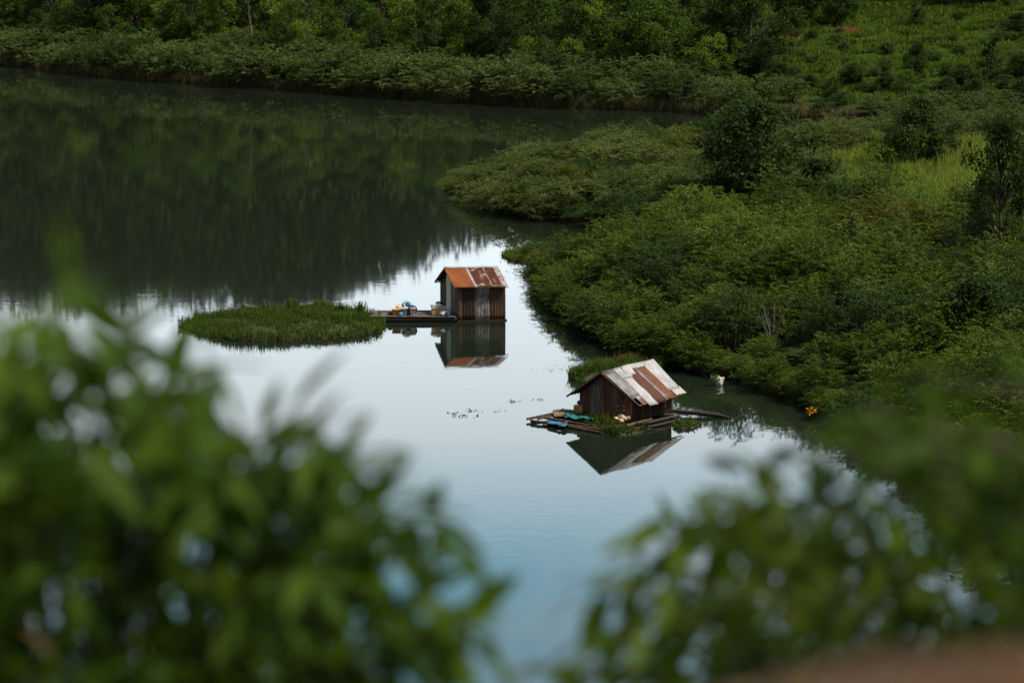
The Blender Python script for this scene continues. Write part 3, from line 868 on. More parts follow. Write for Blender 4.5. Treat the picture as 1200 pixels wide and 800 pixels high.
grass_mat('floating_island', isl, 0.40, 16000, 0.36, 'grass', 'long low floating mat of grass moored to the end of the plank deck', 'grass island', 31, extra=tall_bits)
grass_mat('grass_hummock', [(664, 444), (675, 436), (710, 428), (748, 424), (775, 430), (770, 440), (735, 447), (690, 449)], 0.32, 5500, 0.36, 'grass',
          'grassy hummock at the thicket edge right behind the patched-roof hut', 'grass island', 32)
grass_mat('weed_patch', [(788, 497), (800, 494.5), (814, 495), (823, 498), (812, 502), (792, 503)], 0.10, 900, 0.16, 'grass',
          'small green water weed patch floating right of the patched-roof hut', 'water plant', 33)
grass_mat('shore_weed', [(588, 299), (600, 295), (622, 293), (630, 300), (618, 307), (598, 305)], 0.12, 2200, 0.28, 'grass_field',
          'flat bright green weed patch at the thicket tip behind the orange-roofed hut', 'water plant', 34)
grass_mat('spit_weed', [(508, 218), (520, 212), (545, 210), (556, 216), (545, 226), (522, 224)], 0.10, 2600, 0.25, 'grass_field',
          'pale green weed floating off the very tip of the spit', 'water plant', 35)
r_ = np.random.default_rng(91); n = 16000
rx_ = r_.uniform(-66, 30, n); ry_ = far_line(rx_) + np.abs(r_.normal(0, 1.0, n)) * (.5 + .9 * np.abs(np.sin(rx_ * .21) * np.sin(rx_ * .067 + 1)))
V, F = blades(np.c_[rx_, ry_, zat(rx_, ry_) - .03], 1.0 * r_.uniform(.4, 1.2, n), .45, .05, r_)
tag(obj('shore_reeds', quads_mesh('shore_reeds', V, F, M['reed'])), 'pale dry reeds in a thin strip along the far waterline', 'reeds', kind='stuff')
tw = None
for i, (px, py) in enumerate([(1165, 372), (1060, 380), (905, 420), (760, 345), (980, 345), (690, 335), (850, 330), (1120, 330)]):
    q = GT(px, py)
    if tw is None:
        mb = MB(); rr = random.Random(5)
        for k in range(11):
            a = rr.uniform(0, 6.28); l = rr.uniform(.3, 1.1); h = rr.uniform(2.2, 3.4); d_ = Vector((math.cos(a), math.sin(a), 0))
            p1 = d_ * l * .3 + Zv * h * .5; p2 = d_ * l + Zv * h
            mb.tube([Vector((0, 0, -.1)), p1, p2], [.026, .018, .006], 5, False)
            for j in range(4):
                b_ = p1.lerp(p2, rr.uniform(.1, .9)); a2 = rr.uniform(0, 6.28)
                mb.tube([b_, b_ + Vector((math.cos(a2) * .35, math.sin(a2) * .35, .3))], [.010, .004], 4, False)
        tw = mb.mesh('bare_shrub', M['twig'])
    o = obj('bare_shrub', tw, None, q); o.rotation_euler = (0, 0, i * 1.3); s_ = .52 + .1 * (i % 4); o.scale = (s_, s_, s_)
    tag(o, 'bare grey twigs of a leafless shrub sticking out of the wide thicket', 'shrub', 'leafless shrubs in the thicket')
# rust-red grass tufts
for i, (px, py, z, sc, lab) in enumerate([(1112, 186, 2.0, 1.15, 'rust-red grass tuft beside the bright tall grass'),
                                          (735, 424, 0.3, .75, 'reddish dry grass tuft on the hummock behind the patched-roof hut'),
                                          (20, 82, 0.4, .9, 'brown-red dry reed tuft at the far left shore')]):
    g = G(px, py, z); n = 200; r = np.random.default_rng(60 + i)
    P = np.c_[r.normal(0, .55 * sc, n), r.normal(0, .4 * sc, n), np.full(n, -.05)]
    V, F = blades(P, 1.25 * sc * r.uniform(.5, 1.1, n), .28, .035, r)
    o = obj('grass_tuft', quads_mesh('grass_tuft', V, F, M['grass_red']), None, (g.x, g.y, float(zat(np.array([g.x]), np.array([g.y]))[0]) + (0.3 if i == 1 else 0)))
    tag(o, lab, 'grass tuft')


# ------------------------------------------------------------------ huts
def sheet(a, b, c, d, waves, amp, nv=6, th=0.006, wob=0.012, seed=0):
    """corrugated sheet: a-b is the top edge, d-c the bottom edge (a above d); ribs run from top to bottom"""
    a, b, c, d = [Vector(q) for q in (a, b, c, d)]
    nrm = (b - a).cross(d - a).normalized()
    nu = max(2, waves * 8)
    vs, fs = [], []
    for lay in (0, 1):
        for j in range(nv + 1):
            t = j / nv
            for i in range(nu + 1):
                s = i / nu
                p = a.lerp(b, s).lerp(d.lerp(c, s), t)
                off = amp * math.sin(2 * math.pi * waves * s) + wob * mnoise.noise(p * 1.7 + Vector((seed * 5.1, 0, 0)))
                vs.append(p + nrm * (off - lay * th))
    w = nu + 1; m = w * (nv + 1)
    for j in range(nv):
        for i in range(nu):
            q = j * w + i
            fs.append((q, q + 1, q + w + 1, q + w)); fs.append((m + q, m + q + w, m + q + w + 1, m + q + 1))
    for i in range(nu):
        fs.append((i, m + i, m + i + 1, i + 1)); q = nv * w + i; fs.append((q, q + 1, m + q + 1, m + q))
    for j in range(nv):
        q = j * w; fs.append((q, q + w, m + q + w, m + q)); q = j * w + nu; fs.append((q, m + q, m + q + w, q + w))
    mb = MB(); mb.add(vs, fs, True)
    return mb


def smooth_angle(o, ang=40):
    pass


# ---- hut one: orange roof, plank deck
FL = G(537, 377, 0)
hut = empty('floating_hut', FL, 'floating hut with an orange rusty tin roof beside a plank deck', 'hut')
W1 = Vector((2.03, 0.28, 0)); D1 = Vector((-0.80, 2.15, 0)); Zv = Vector((0, 0, 1))
wu, du = W1.normalized(), D1.normalized()
fz, bz, rz_ = 1.53, 1.42, 2.12                       # wall heights at front eave, back eave, ridge
base = 0.10
Q = lambda s, t, z: W1 * s + D1 * t + Zv * z          # hut frame
# front wall: boards and sheets from left to right
fw = [(0.0, 0.075, 'plank_brown', 0), (0.075, 0.345, 'plank_dark', 4), (0.345, 0.375, 'plank_brown', 0), (0.375, 0.66, 'grey_wall', 4),
      (0.66, 0.985, 'rust_wall', 5)]
for i, (s0, s1, mt, wv) in enumerate(fw):
    zt = fz + 0.02
    off = Vector((0, -0.012 * (i % 2), 0))
    sheet(Q(s0, 0, zt) + off, Q(s1, 0, zt) + off, Q(s1, 0, base - 0.06) + off, Q(s0, 0, base - 0.06) + off, max(wv, 1), 0.006 if wv else 0.001, seed=i,
          th=0.02 if not wv else 0.006).build('wall_board' if not wv else 'wall_sheet', M[mt], hut)
# right end and back walls
sheet(Q(1, 0, fz), Q(1, 1, bz), Q(1, 1, base), Q(1, 0, base), 9, 0.012, seed=9).build('wall_sheet', M['rust_wall'], hut)
sheet(Q(1, 1, bz), Q(0, 1, bz), Q(0, 1, base), Q(1, 1, base), 9, 0.012, seed=10).build('wall_sheet', M['rust_wall'], hut)


def gable_z(t): return fz + (rz_ - fz) * t / 0.5 if t < 0.5 else rz_ + (bz - rz_) * (t - 0.5) / 0.5


def gpanel(t0, t1, mt, name, waves=1, amp=0.002, out=0.0, th=0.02, zb=base + 0.05, seed=0, top=None):
    o_ = -wu * out
    z0, z1 = (gable_z(t0), gable_z(t1)) if top is None else (top, top)
    return sheet(Q(0, t1, z1) + o_, Q(0, t0, z0) + o_, Q(0, t0, zb) + o_, Q(0, t1, zb) + o_, waves, amp, th=th, seed=seed, wob=0.006).build(name, M[mt], hut)


gpanel(0.0, 0.10, 'plank_brown', 'wall_board', seed=11)
gpanel(0.105, 0.20, 'plank_brown', 'wall_board', out=.006, seed=12)
gpanel(0.205, 0.30, 'plank_grey', 'wall_board', seed=13)
gpanel(0.305, 0.40, 'plank_brown', 'wall_board', out=.004, seed=14)
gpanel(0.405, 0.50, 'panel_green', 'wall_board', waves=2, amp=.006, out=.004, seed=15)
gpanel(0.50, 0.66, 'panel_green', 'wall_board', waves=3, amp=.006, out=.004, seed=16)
dr = gpanel(0.665, 0.97, 'door_red', 'door', waves=4, amp=.006, out=.014, seed=17, top=1.52, zb=.22)
tag(dr, 'dark maroon plank door')
gpanel(0.665, 0.985, 'plank_dark', 'wall_board', out=-0.01, seed=18)
mb = MB()
for t in (0.665, 0.972): mb.box(Q(0, t, 0.86) - wu * .03, (wu, du, Zv), .02, .022, .70)
mb.box(Q(0, .8185, 1.585) - wu * .03, (wu, du, Zv), .02, .33, .022)
mb.build('door_frame', M['plank_brown'], hut)
# sill boards at the waterline and corner posts
mb = MB()
mb.box(Q(.5, 0, .02) - du * .045, (wu, du, Zv), 1.07, .03, .035)
mb.box(Q(1, .5, .02) + wu * .05, (wu, du, Zv), .03, 1.12, .035)
mb.build('sill_board', M['wetwood'], hut)
mb = MB()
for s, t, z in ((0.985, 0.02, fz), (0.02, 0.985, bz), (0.985, .985, bz), (0.02, 0.03, fz)):
    mb.tube([Q(s, t, -.2), Q(s, t, z - .03)], .04, 6)
mb.build('corner_post', M['wetwood'], hut)
# roof: ridge and eave ends (outer overhangs)
def RP(s, side, k):                                  # k 0 ridge .. 1 eave
    t = 0.5 + (side * 0.5) * k * (1.17 if side < 0 else 1.16)
    ze = (fz - 0.045) if side < 0 else (bz - 0.06)
    return Q(s, t, rz_ + 0.07 + (ze - rz_ - 0.03) * k)
rf = [(-0.115, 0.335, 'rust_orange', 11, 0.0), (0.325, 0.375, 'zinc_white', 1, 0.016), (0.365, 0.70, 'rust_patch', 9, 0.004), (0.69, 0.712, 'rust_zinc', 1, 0.018), (0.705, 0.92, 'rust_patch', 6, 0.006), (0.91, 1.035, 'rust_zinc', 2, 0.012)]
for i, (s0, s1, mt, wv, up) in enumerate(rf):
    u = Vector((0, 0, up))
    e0 = 1.0 + 0.02 * math.sin(i * 2.1)
    sheet(RP(s0, -1, 0) + u, RP(s1, -1, 0) + u, RP(s1, -1, e0) + u, RP(s0, -1, e0) + u, wv, 0.007, seed=20 + i).build('roof_sheet', M[mt], hut)
for i, (s0, s1, mt) in enumerate([(-0.115, 0.42, 'rust_dark'), (0.41, 1.06, 'zinc_dull')]):
    sheet(RP(s1, 1, 0), RP(s0, 1, 0), RP(s0, 1, 1), RP(s1, 1, 1), 9, 0.013, seed=30 + i).build('roof_sheet', M[mt], hut)
rp = MB()
sheet(RP(-0.118, -1, -0.02) + Zv * .035, RP(1.02, -1, -0.02) + Zv * .03, RP(1.02, -1, .055) + Zv * .025, RP(-0.118, -1, .055) + Zv * .03, 1, .003, seed=41).build('ridge_cap', M['zinc_white'], hut)
mb = MB()
mb.tube([RP(-.10, -1, .02) - Zv * .06, RP(-.10, -1, 1) - Zv * .05], .028, 6); mb.tube([RP(-.10, 1, .02) - Zv * .06, RP(-.10, 1, 1) - Zv * .05], .028, 6)
mb.tube([RP(-.10, -1, .97) - Zv * .06, RP(1.04, -1, .97) - Zv * .06], .025, 6); mb.tube([RP(-.1, -1, 0) - Zv * .07, RP(1.03, -1, 0) - Zv * .07], .03, 6)
mb.tube([RP(-.10, 1, .97) - Zv * .06, RP(1.04, 1, .97) - Zv * .06], .025, 6)
mb.build('roof_pole', M['plank_brown'], hut)
# deck to the left
dL = G(436, 376.5) - FL; deckdir = Vector((1, 0.01, 0)).normalized(); dp = Vector((-0.1, 1, 0)).normalized()
mbd = MB()
rr = random.Random(4)
for i in range(7):
    t = 0.02 + i * 0.225
    x0 = dL.x + rr.uniform(-.12, .1); x1 = -0.05 + rr.uniform(-.05, .0) - t * .36
    c0 = Vector(((x0 + x1) / 2, -0.02 + t, 0.235 + rr.uniform(-.008, .008)))
    mbd.box(c0, (Vector((1, rr.uniform(-.012, .012), rr.uniform(-.004, .004))).normalized(), Vector((0, 1, 0)), Zv), (x1 - x0) / 2, .105, .018)
mbd.build('deck', M['wood'], hut)
mbd = MB()
for t in (0.02, .75, 1.38): mbd.tube([Vector((dL.x - .1, t, .10)), Vector((-.06 - t * .36, t, .10))], .115, 9)
for k in range(5): mbd.box(Vector((dL.x + .15 + k * .8, .68, .19)), (Vector((1, 0, 0)), Vector((0, 1, 0)), Zv), .04, .74, .022)
mbd.build('float_log', M['wetwood'], hut)
mbd = MB()
mbd.tube([Vector((dL.x + .3, .98, .27)), Vector((-.5, 1.05, .275))], .022, 6)
mbd.tube([Vector((-1.75, .35, .275)), Vector((-.55, .52, .28))], .018, 6)
mbd.build('loose_pole', M['wetwood'], hut)

DZ = 0.256


def dpt(px, back): return FL + Vector(((px - 537) / 27.2, back, DZ))


# things on the deck
def bucket(loc, r0, r1, h, mat, label, rim='plank_dark', cat='bucket', lid=False):
    o = empty('bucket', loc, label, cat)
    mb = MB(); mb.lathe((0, 0, 0), [(r0 * .9, 0), (r0, .01), (r1, h), (r1 + .012, h), (r1 + .012, h + .02), (r1 - .008, h + .02), (r1 - .012, h * .6)], 20); mb.build('pail', M[mat], o)
    mb = MB(); mb.lathe((0, 0, 0), [(r1 * .96, h * .6 + .002), (r1 * .96, h * .6 + .012)] if not lid else [(r1 + .014, h + .022), (r1 + .014, h + .04), (r1 * .4, h + .05)], 18); mb.build('lid' if lid else 'contents', M[rim], o)
    mb = MB(); pts = [Vector((math.cos(a) * (r1 + .012), -.02 - .05 * math.sin(a), h * .93 - .09 * math.sin(a))) for a in np.linspace(0, math.pi, 9)]; mb.tube(pts, .006, 5); mb.build('handle', M['black'], o)
    return o


bucket(dpt(474, .18), .10, .125, .30, 'cream', 'cream bucket with a dark mouth in front of the turquoise drum', 'plank_dark')
bucket(dpt(483.4, .14), .10, .125, .30, 'white', 'pale cream bucket in front of the navy drum', 'tan', lid=True)


def drum(loc, axis, r, L, mat, label, hole):
    o = empty('drum', loc, label, 'drum')
    mb = MB(); prof = [(r * .90, -L / 2), (r, -L / 2 + .03), (r, -L * .18), (r * 1.03, -L * .16), (r, -L * .14), (r, L * .14), (r * 1.03, L * .16), (r, L * .18), (r, L / 2 - .03), (r * .9, L / 2)]
    mb.lathe((0, 0, r), prof, 26, Vector(axis)); mb.build('barrel', M[mat], o)
    mb = MB(); a = Vector(axis).normalized(); mb.lathe(Vector((0, 0, r)) + a * (L / 2), [(r * .55, .001), (r * .5, .012), (r * .2, .014)], 18, a); mb.build('hole_shade' if hole else 'lid', M['black' if hole else mat], o)  # with a hole, a black disc stands in for the shade inside
    return o


drum(dpt(474.5, .80), (0.35, -.75, .55), .215, .52, 'teal', 'turquoise plastic drum with a dark opening standing behind the buckets', True).location.z += .04
drum(dpt(482.5, .52), (0.25, -1, .12), .19, .42, 'navy', 'round navy blue drum between the turquoise drum and the pale bucket', False)
o = empty('tub', dpt(464, .22), 'orange plastic tub at the island end of the deck', 'tub')
mb = MB(); mb.lathe((0, 0, 0), [(.14, 0), (.15, .01), (.20, .25), (.215, .25), (.215, .275), (.195, .275), (.18, .18)], 18, squash=.9); mb.build('body', M['orange'], o)
mb = MB(); mb.lathe((0, 0, 0), [(.17, .18), (.17, .19)], 16); mb.build('water_fill', M['plank_dark'], o)
mb = MB(); mb.blob((0, 0, .14), .19, .17, .15, .2, 3); o = mb.build('sack', M['sand'], None, dpt(467.5, .62)); o.location.z += .10; tag(o, 'round beige sack heaped behind the orange tub', 'sack')
mb = MB(); mb.blob((0, 0, .07), .10, .09, .08, .35, 5); tag(mb.build('plastic_bag', M['teal'], None, dpt(469.5, .05)), 'crumpled light blue bag between the orange tub and the first bucket', 'bag')
mb = MB(); mb.box((0, 0, .06), (Vector((1, .3, 0)).normalized(), Vector((-.3, 1, 0)).normalized(), Zv), .10, .07, .06); mb.box((0, 0, .135), (Vector((1, .3, 0)).normalized(), Vector((-.3, 1, 0)).normalized(), Zv), .06, .05, .012)
tag(mb.build('wooden_block', M['plank_brown'], None, dpt(456.5, .25)), 'small brown wooden block on the deck near the grass island', 'block')
# crate with white bundle beside the hut
ca = Vector((1, .22, 0)).normalized(); cb = Vector((-.22, 1, 0)).normalized()
o = empty('crate', dpt(514.5, .40), 'yellow plastic crate by the hut door filled with white bundles', 'crate')
mb = MB()
for sg in (-1, 1):
    mb.box(cb * (.185 * sg) + Zv * .15, (ca, cb, Zv), .32, .012, .15); mb.box(ca * (.31 * sg) + Zv * .15, (ca, cb, Zv), .012, .172, .15)
mb.box(Zv * .012, (ca, cb, Zv), .30, .172, .012); mb.build('box', M['yellow'], o)
mb = MB()
for sg in (-1, 1):
    mb.box(cb * (.20 * sg) + Zv * .315, (ca, cb, Zv), .34, .03, .014); mb.box(ca * (.325 * sg) + Zv * .315, (ca, cb, Zv), .028, .169, .014)
mb.build('rim', M['cream'], o)
mb = MB(); mb.blob((0, 0, .09), .24, .15, .12, .3, 8); b_ = mb.build('bundle', M['white'], None, dpt(511, .42)); b_.location.z += .27
tag(b_, 'white cloth bundle lying on top of the yellow crate', 'bundle')
mb = MB(); mb.blob((0, 0, .09), .20, .12, .10, .35, 9); tag(mb.build('bundle', M['white'], None, dpt(520.5, .08)), 'white bag slumped against the front of the yellow crate', 'bag')
mb = MB(); mb.tube([(-.16, 0, 0.05), (-.06, 0, .10), (.06, .02, .06), (.20, .03, .02)], [.035, .05, .045, .03], 7); b_ = mb.build('boot', M['black'], None, dpt(514.5, .62)); b_.location.z += .43
mb = MB(); b_.location.z -= .03
tag(b_, 'dark rag draped on the back of the white bundle by the door', 'rag')
# blue pole leaning on the corner, with a blue cloth at its foot
mb = MB(); mb.tube([(0, 0, 0), (.33, .20, 1.05)], .024, 7); mb.lathe(Vector((.33, .20, 1.05)), [(.03, 0), (.03, .05)], 8, Vector((.3, .18, 1)))
tag(mb.build('leaning_pole', M['blue_pole'], None, dpt(526.2, .02)), 'blue pole leaning on the left wall of the orange-roofed hut', 'pole')
mb = MB(); mb.blob((0, 0, .10), .09, .08, .13, .3, 4); tag(mb.build('cloth', M['blue_pole'], None, dpt(524.2, -.02)), 'dark blue cloth at the foot of the leaning pole', 'cloth')

# ---- hut two: patched zinc roof, pole raft
O2 = G(740, 498, 0)
hut2 = empty('floating_hut', O2, 'floating hut with a patched grey and rust tin roof on a raft of poles', 'hut')
g2 = Vector((-1.76, 0.98, 0)); r2 = Vector((1.50, 1.72, 0))        # along the gable (to the left), along the ridge (to the back right)
gu, ru = g2.normalized(), r2.normalized()
T = lambda s, t, z: g2 * s + r2 * t + Zv * z                      # s 0 right .. 1 left, t 0 front .. 1 back
el, er, rdg = 0.98, 0.90, 1.78
bz2 = 0.14
def gz2(s): return er + (rdg - er) * s / .5 if s < .5 else rdg + (el - rdg) * (s - .5) / .5
gp = [(0, .14, 'rust_wall2', 1), (.145, .26, 'rust_wall', 2), (.265, .36, 'plank_brown', 1), (.365, .50, 'rust_wall2', 2), (.50, .535, 'rust_wall2', 1), (.54, .615, 'plank_brown', 1),
      (.62, .70, 'plank_grey', 1), (.705, .80, 'plank_grey', 1), (.805, 1.0, 'rust_wall2', 3)]
for i, (s0, s1, mt, wv) in enumerate(gp):
    of = -ru * (.006 * (i % 3))
    sheet(T(s1, 0, gz2(s1)) + of, T(s0, 0, gz2(s0)) + of, T(s0, 0, bz2) + of, T(s1, 0, bz2) + of, wv, .008 if wv > 1 else .002, th=.015, seed=50 + i).build('wall_sheet' if wv > 1 else 'wall_board', M[mt], hut2)
sw = [(0, .22, 'plank_dark'), (.22, .48, 'rust_wall'), (.48, .74, 'plank_dark'), (.74, 1, 'rust_wall')]
for i, (t0, t1, mt) in enumerate(sw):
    of = -gu * (.006 * (i % 2))
    sheet(T(0, t0, er) + of, T(0, t1, er) + of, T(0, t1, bz2 - .05) + of, T(0, t0, bz2 - .05) + of, 3, .01, seed=60 + i).build('wall_sheet', M[mt], hut2)
sheet(T(1, 1, el), T(1, 0, el), T(1, 0, bz2), T(1, 1, bz2), 8, .01, seed=66).build('wall_sheet', M['rust_wall'], hut2)
sheet(T(0, 1, er), T(1, 1, el), T(1, 1, bz2), T(0, 1, bz2), 8, .01, seed=67).build('wall_sheet', M['rust_wall'], hut2)
tri = MB(); tri.add([T(0, 1, er), T(.5, 1, rdg), T(1, 1, el)], [(0, 1, 2)]); tri.add([T(0, 1.01, er), T(1, 1.01, el), T(.5, 1.01, rdg)], [(0, 1, 2)]); tri.build('gable_board', M['plank_dark'], hut2)
# roof sheets: right slope (seen), k 0 ridge .. 1 eave
def R2(t, k, up=0.0, side=1):
    if side > 0: s = .5 - .5 * 1.40 * k; z = rdg + .06 + (er - rdg - .10) * 1.12 * k
    else: s = .5 + .5 * 1.36 * k; z = rdg + .06 + (el - rdg - .07) * 1.16 * k
    return T(s, t, z + up)
rs = [  # t0,t1 at ridge, t0,t1 at eave, k0,k1, material, waves, up
    (-.12, .17, -.04, .18, 0, .80, 'zinc_dull', 4, 0), (-.04, .18, .05, .13, .76, 1.0, 'zinc', 3, .012),
    (.16, .40, .16, .40, .0, .30, 'zinc', 3, .016), (.34, .52, .34, .52, .0, .27, 'rust_zinc', 2, .026), (.16, .385, .14, .36, .26, 1.06, 'zinc_white', 3, .008),
    (.375, .60, .35, .60, .10, 1.04, 'rust_dark', 3, .003), (.595, .655, .595, .65, .10, 1.02, 'zinc_dull', 1, .012), (.65, .84, .645, .86, .08, 1.02, 'rust_brown', 3, .005),
    (.83, 1.17, .85, 1.08, .0, .82, 'zinc_white', 3, .010), (.87, 1.14, .88, 1.14, .78, .98, 'rust_zinc', 3, .016), (.40, .86, .40, .86, .0, .12, 'zinc_white', 5, .018)]
for i, (a0, a1, e0, e1, k0, k1, mt, wv, up) in enumerate(rs):
    L0 = lambda k: a0 + (e0 - a0) * k; L1 = lambda k: a1 + (e1 - a1) * k
    sheet(R2(L0(k0), k0, up), R2(L1(k0), k0, up), R2(L1(k1), k1, up), R2(L0(k1), k1, up), wv, .010, seed=70 + i, wob=.04).build('roof_sheet', M[mt], hut2)
for i, (t0, t1, mt) in enumerate([(-.12, .5, 'rust_dark'), (.49, 1.15, 'zinc_dull')]):
    sheet(R2(t1, 0, 0, -1), R2(t0, 0, 0, -1), R2(t0, 1, 0, -1), R2(t1, 1, 0, -1), 8, .011, seed=90 + i).build('roof_sheet', M[mt], hut2)
mb = MB(); mb.tube([R2(-.12, .02, -.05), R2(-.03, .98, -.05)], .026, 6); mb.tube([R2(-.12, .02, -.05, -1), R2(-.12, .98, -.04, -1)], .026, 6); mb.tube([R2(-.02, .95, -.06), R2(1.05, .95, -.06)], .025, 6)
mb.tube([R2(-.12, 0, -.06), R2(1.05, 0, -.06)], .028, 6); mb.build('roof_pole', M['plank_brown'], hut2)
mb = MB()
mb.add([R2(.055, .86, .03), R2(.12, .84, .04), R2(.15, .93, .05), R2(.11, 1.0, .03), R2(.06, .96, .03)], [(0, 1, 2, 3, 4)]); mb.add([R2(.055, .86, .022), R2(.12, .84, .032), R2(.15, .93, .042), R2(.11, 1.0, .022), R2(.06, .96, .022)], [(4, 3, 2, 1, 0)])
tag(mb.build('roof_patch', M['rust_brown'], hut2), 'curled orange rust patch at the roof corner')
mb = MB()
for s, t in ((0.02, .02), (.98, .02), (.02, .98), (.98, .98)): mb.tube([T(s, t, -.25), T(s, t, .86)], .035, 6)
mb.build('corner_post', M['wetwood'], hut2)
# raft: base timbers + poles
def g2p(x, y, z=0.0): return G(x, y, z) - O2
mb = MB()
for (x0, y0, x1, y1, r0) in [(672, 484, 742, 501, .055), (682, 482, 752, 498, .06), (738, 500, 795, 487, .06), (745, 504, 800, 491, .045), (690, 478, 780, 478, .06), (668, 487, 735, 506, .05), (700, 486, 790, 486, .07)]:
    mb.tube([g2p(x0, y0, .06), g2p((x0 + x1) / 2, (y0 + y1) / 2, .075), g2p(x1, y1, .06)], r0, 7)
mb.build('raft_timber', M['wetwood'], hut2)
mb = MB()
for (x0, y0, x1, y1, r0, z0, z1) in [(617.5, 490.8, 660, 482, .045, .10, .12), (622, 493, 734, 507, .055, .08, .05), (636, 489, 700, 500, .045, .14, .12), (644, 496, 706, 507, .05, .03, .04), (650, 485, 690, 495, .04, .16, .16),
                                      (630, 491, 672, 481, .035, .15, .15), (655, 499, 690, 481, .04, .13, .13)]:
    mb.tube([g2p(x0, y0, z0), g2p((x0 + x1) / 2 + .5, (y0 + y1) / 2, (z0 + z1) / 2 + .012), g2p(x1, y1, z1)], [r0, r0 * 1.1, r0 * .85], 7)
mb.build('raft_pole', M['log'], hut2)
mb = MB()
mb.tube([g2p(786, 481, .14), g2p(815, 483.5, .13), g2p(840, 486, .08), g2p(854, 489, .03)], [.05, .085, .08, .035], 8); mb.tube([g2p(786, 483, .1), g2p(806, 486.2, .06)], .03, 6); mb.tube([g2p(786, 489, .1), g2p(805, 491.8, .05)], .028, 6)
mb.build('raft_pole', M['wetwood'], hut2)
mb = MB(); mb.tube([g2p(734, 499, .16), g2p(748, 495, .2), g2p(764, 491, .22)], [.055, .06, .045], 8); mb.tube([g2p(742, 501, .06), g2p(762, 503, .04), g2p(780, 503.5, .02)], .025, 6)
mb.build('front_log', M['log'], hut2)


# loose things on the raft
def rough_sheet(corners, z, name, mat, label, cat, seed, amp=.05, n=14):
    a, b, c, d = [G(x, y, z) for x, y in corners]; o0 = (a + c) / 2
    vs, fs = [], []
    for lay in (0, 1):
        for j in range(n + 1):
            for i in range(n + 1):
                p = a.lerp(b, i / n).lerp(d.lerp(c, i / n), j / n) - o0
                q = p + Vector((mnoise.noise(p * 2 + Vector((seed, 0, 0))), mnoise.noise(p * 2 + Vector((0, seed, 0))), 0)) * .10
                q.z += amp * mnoise.fractal(p * 3.5 + Vector((seed, seed, 0)), 1, 2, 3) - lay * .01
                vs.append(q)
    w = n + 1; m = w * w
    for j in range(n):
        for i in range(n):
            q = j * w + i; fs.append((q, q + w, q + w + 1, q + 1)); fs.append((m + q, m + q + 1, m + q + w + 1, m + q + w))
    for i in range(n):
        fs.append((i, i + 1, m + i + 1, m + i)); q = n * w + i; fs.append((q, m + q, m + q + 1, q + 1))
        q = i * w; fs.append((q, m + q, m + q + w, q + w)); q = i * w + n; fs.append((q, q + w, m + q + w, m + q))
    mb = MB(); mb.add(vs, fs, True)
    return tag(mb.build(name, M[mat], None, o0), label, cat)


rough_sheet([(643, 491.5), (664, 496.5), (661, 499.5), (640, 494.5)], .15, 'tarp', 'tarp_blue', 'bright blue tarp scrap on the front poles of the raft', 'tarp', 3, .05)
rough_sheet([(660, 484), (697, 488.5), (695, 491.5), (662, 488.5)], .26, 'net', 'tarp_teal', 'teal green net heaped along the hut wall on the raft', 'net', 5, .10)
rough_sheet([(664, 483.5), (676, 486), (672, 488), (660, 485.5)], .27, 'net', 'tarp_teal', 'teal green net scrap at the back of the raft', 'net', 6, .08)
o = empty('board', G(660, 483.5, .24), 'tan wooden board with a yellow edge lying at the back of the raft', 'board')
mb = MB(); mb.box((0, 0, .03), (Vector((1, .05, 0)).normalized(), Vector((-.05, 1, 0)).normalized(), Zv), .34, .30, .02); mb.build('board_top', M['wood'], o)
mb = MB(); mb.box((0.0, -.32, .0), (Vector((1, .05, 0)).normalized(), Vector((-.05, 1, 0)).normalized(), Zv), .34, .016, .05); mb.build('edge_strip', M['yellow'], o)
o = empty('box', G(678, 483.5, .24), 'tan box against the left wall of the patched-roof hut', 'box')
mb = MB(); mb.box((0, 0, .13), (Vector((1, -.3, 0)).normalized(), Vector((.3, 1, 0)).normalized(), Zv), .15, .12, .12); mb.build('carton', M['tan'], o)
mb = MB(); mb.box((0, 0, .262), (Vector((1, -.3, 0)).normalized(), Vector((.3, 1, 0)).normalized(), Zv), .156, .126, .012); mb.build('lid', M['orange'], o)
mb = MB(); mb.blob((0, 0, .05), .10, .08, .07, .3, 2); b_ = mb.build('cloth', M['navy'], None, G(679, 482.8, .24)); b_.location.z += .30; tag(b_, 'small blue rag on top of the tan box', 'cloth')
rr = random.Random(9)
for i, (px, py, s, lab) in enumerate([(722, 492.5, .09, 'leftmost beige lump in the heap by the hut corner'), (727.5, 491, .12, 'largest beige lump in the heap by the hut corner'), (732, 492, .10, 'beige lump next to the front log'),
                                      (735.5, 491.8, .085, 'small beige lump at the right end of the heap'), (728, 494.5, .08, 'beige lump at the front of the heap')]):
    mb = MB(); mb.blob((0, 0, s * .6), s * 1.2, s, s * .85, .35, 20 + i, 14, 9)
    tag(mb.build('food_sack', M['sand'], None, G(px, py, .20)), lab, 'sack', 'beige sacks by the hut corner')
grass_mat('raft_weeds', [(683, 497), (698, 492), (722, 496), (738, 501), (730, 507), (712, 508), (694, 504)], .16, 1500, .26, 'grass_dark',
          'clump of green weeds growing on the front of the pole raft', 'weeds', 36)
grass_mat('raft_weeds', [(648, 489), (664, 487.5), (676, 491), (680, 496), (665, 494)], .22, 700, .22, 'grass_dark',
          'thin dark weeds among the poles at the left of the raft', 'weeds', 37)

grass_mat('raft_weeds', [(700, 502), (722, 505), (748, 505), (764, 501), (752, 507), (728, 511), (706, 509)], .12, 900, .22, 'grass_dark',
          'low dark weeds trailing in the water along the front of the pole raft', 'weeds', 38)
# ------------------------------------------------------------------ things along the shore and on the water
def zland(g): return float(zat(np.array([g.x]), np.array([g.y]))[0])


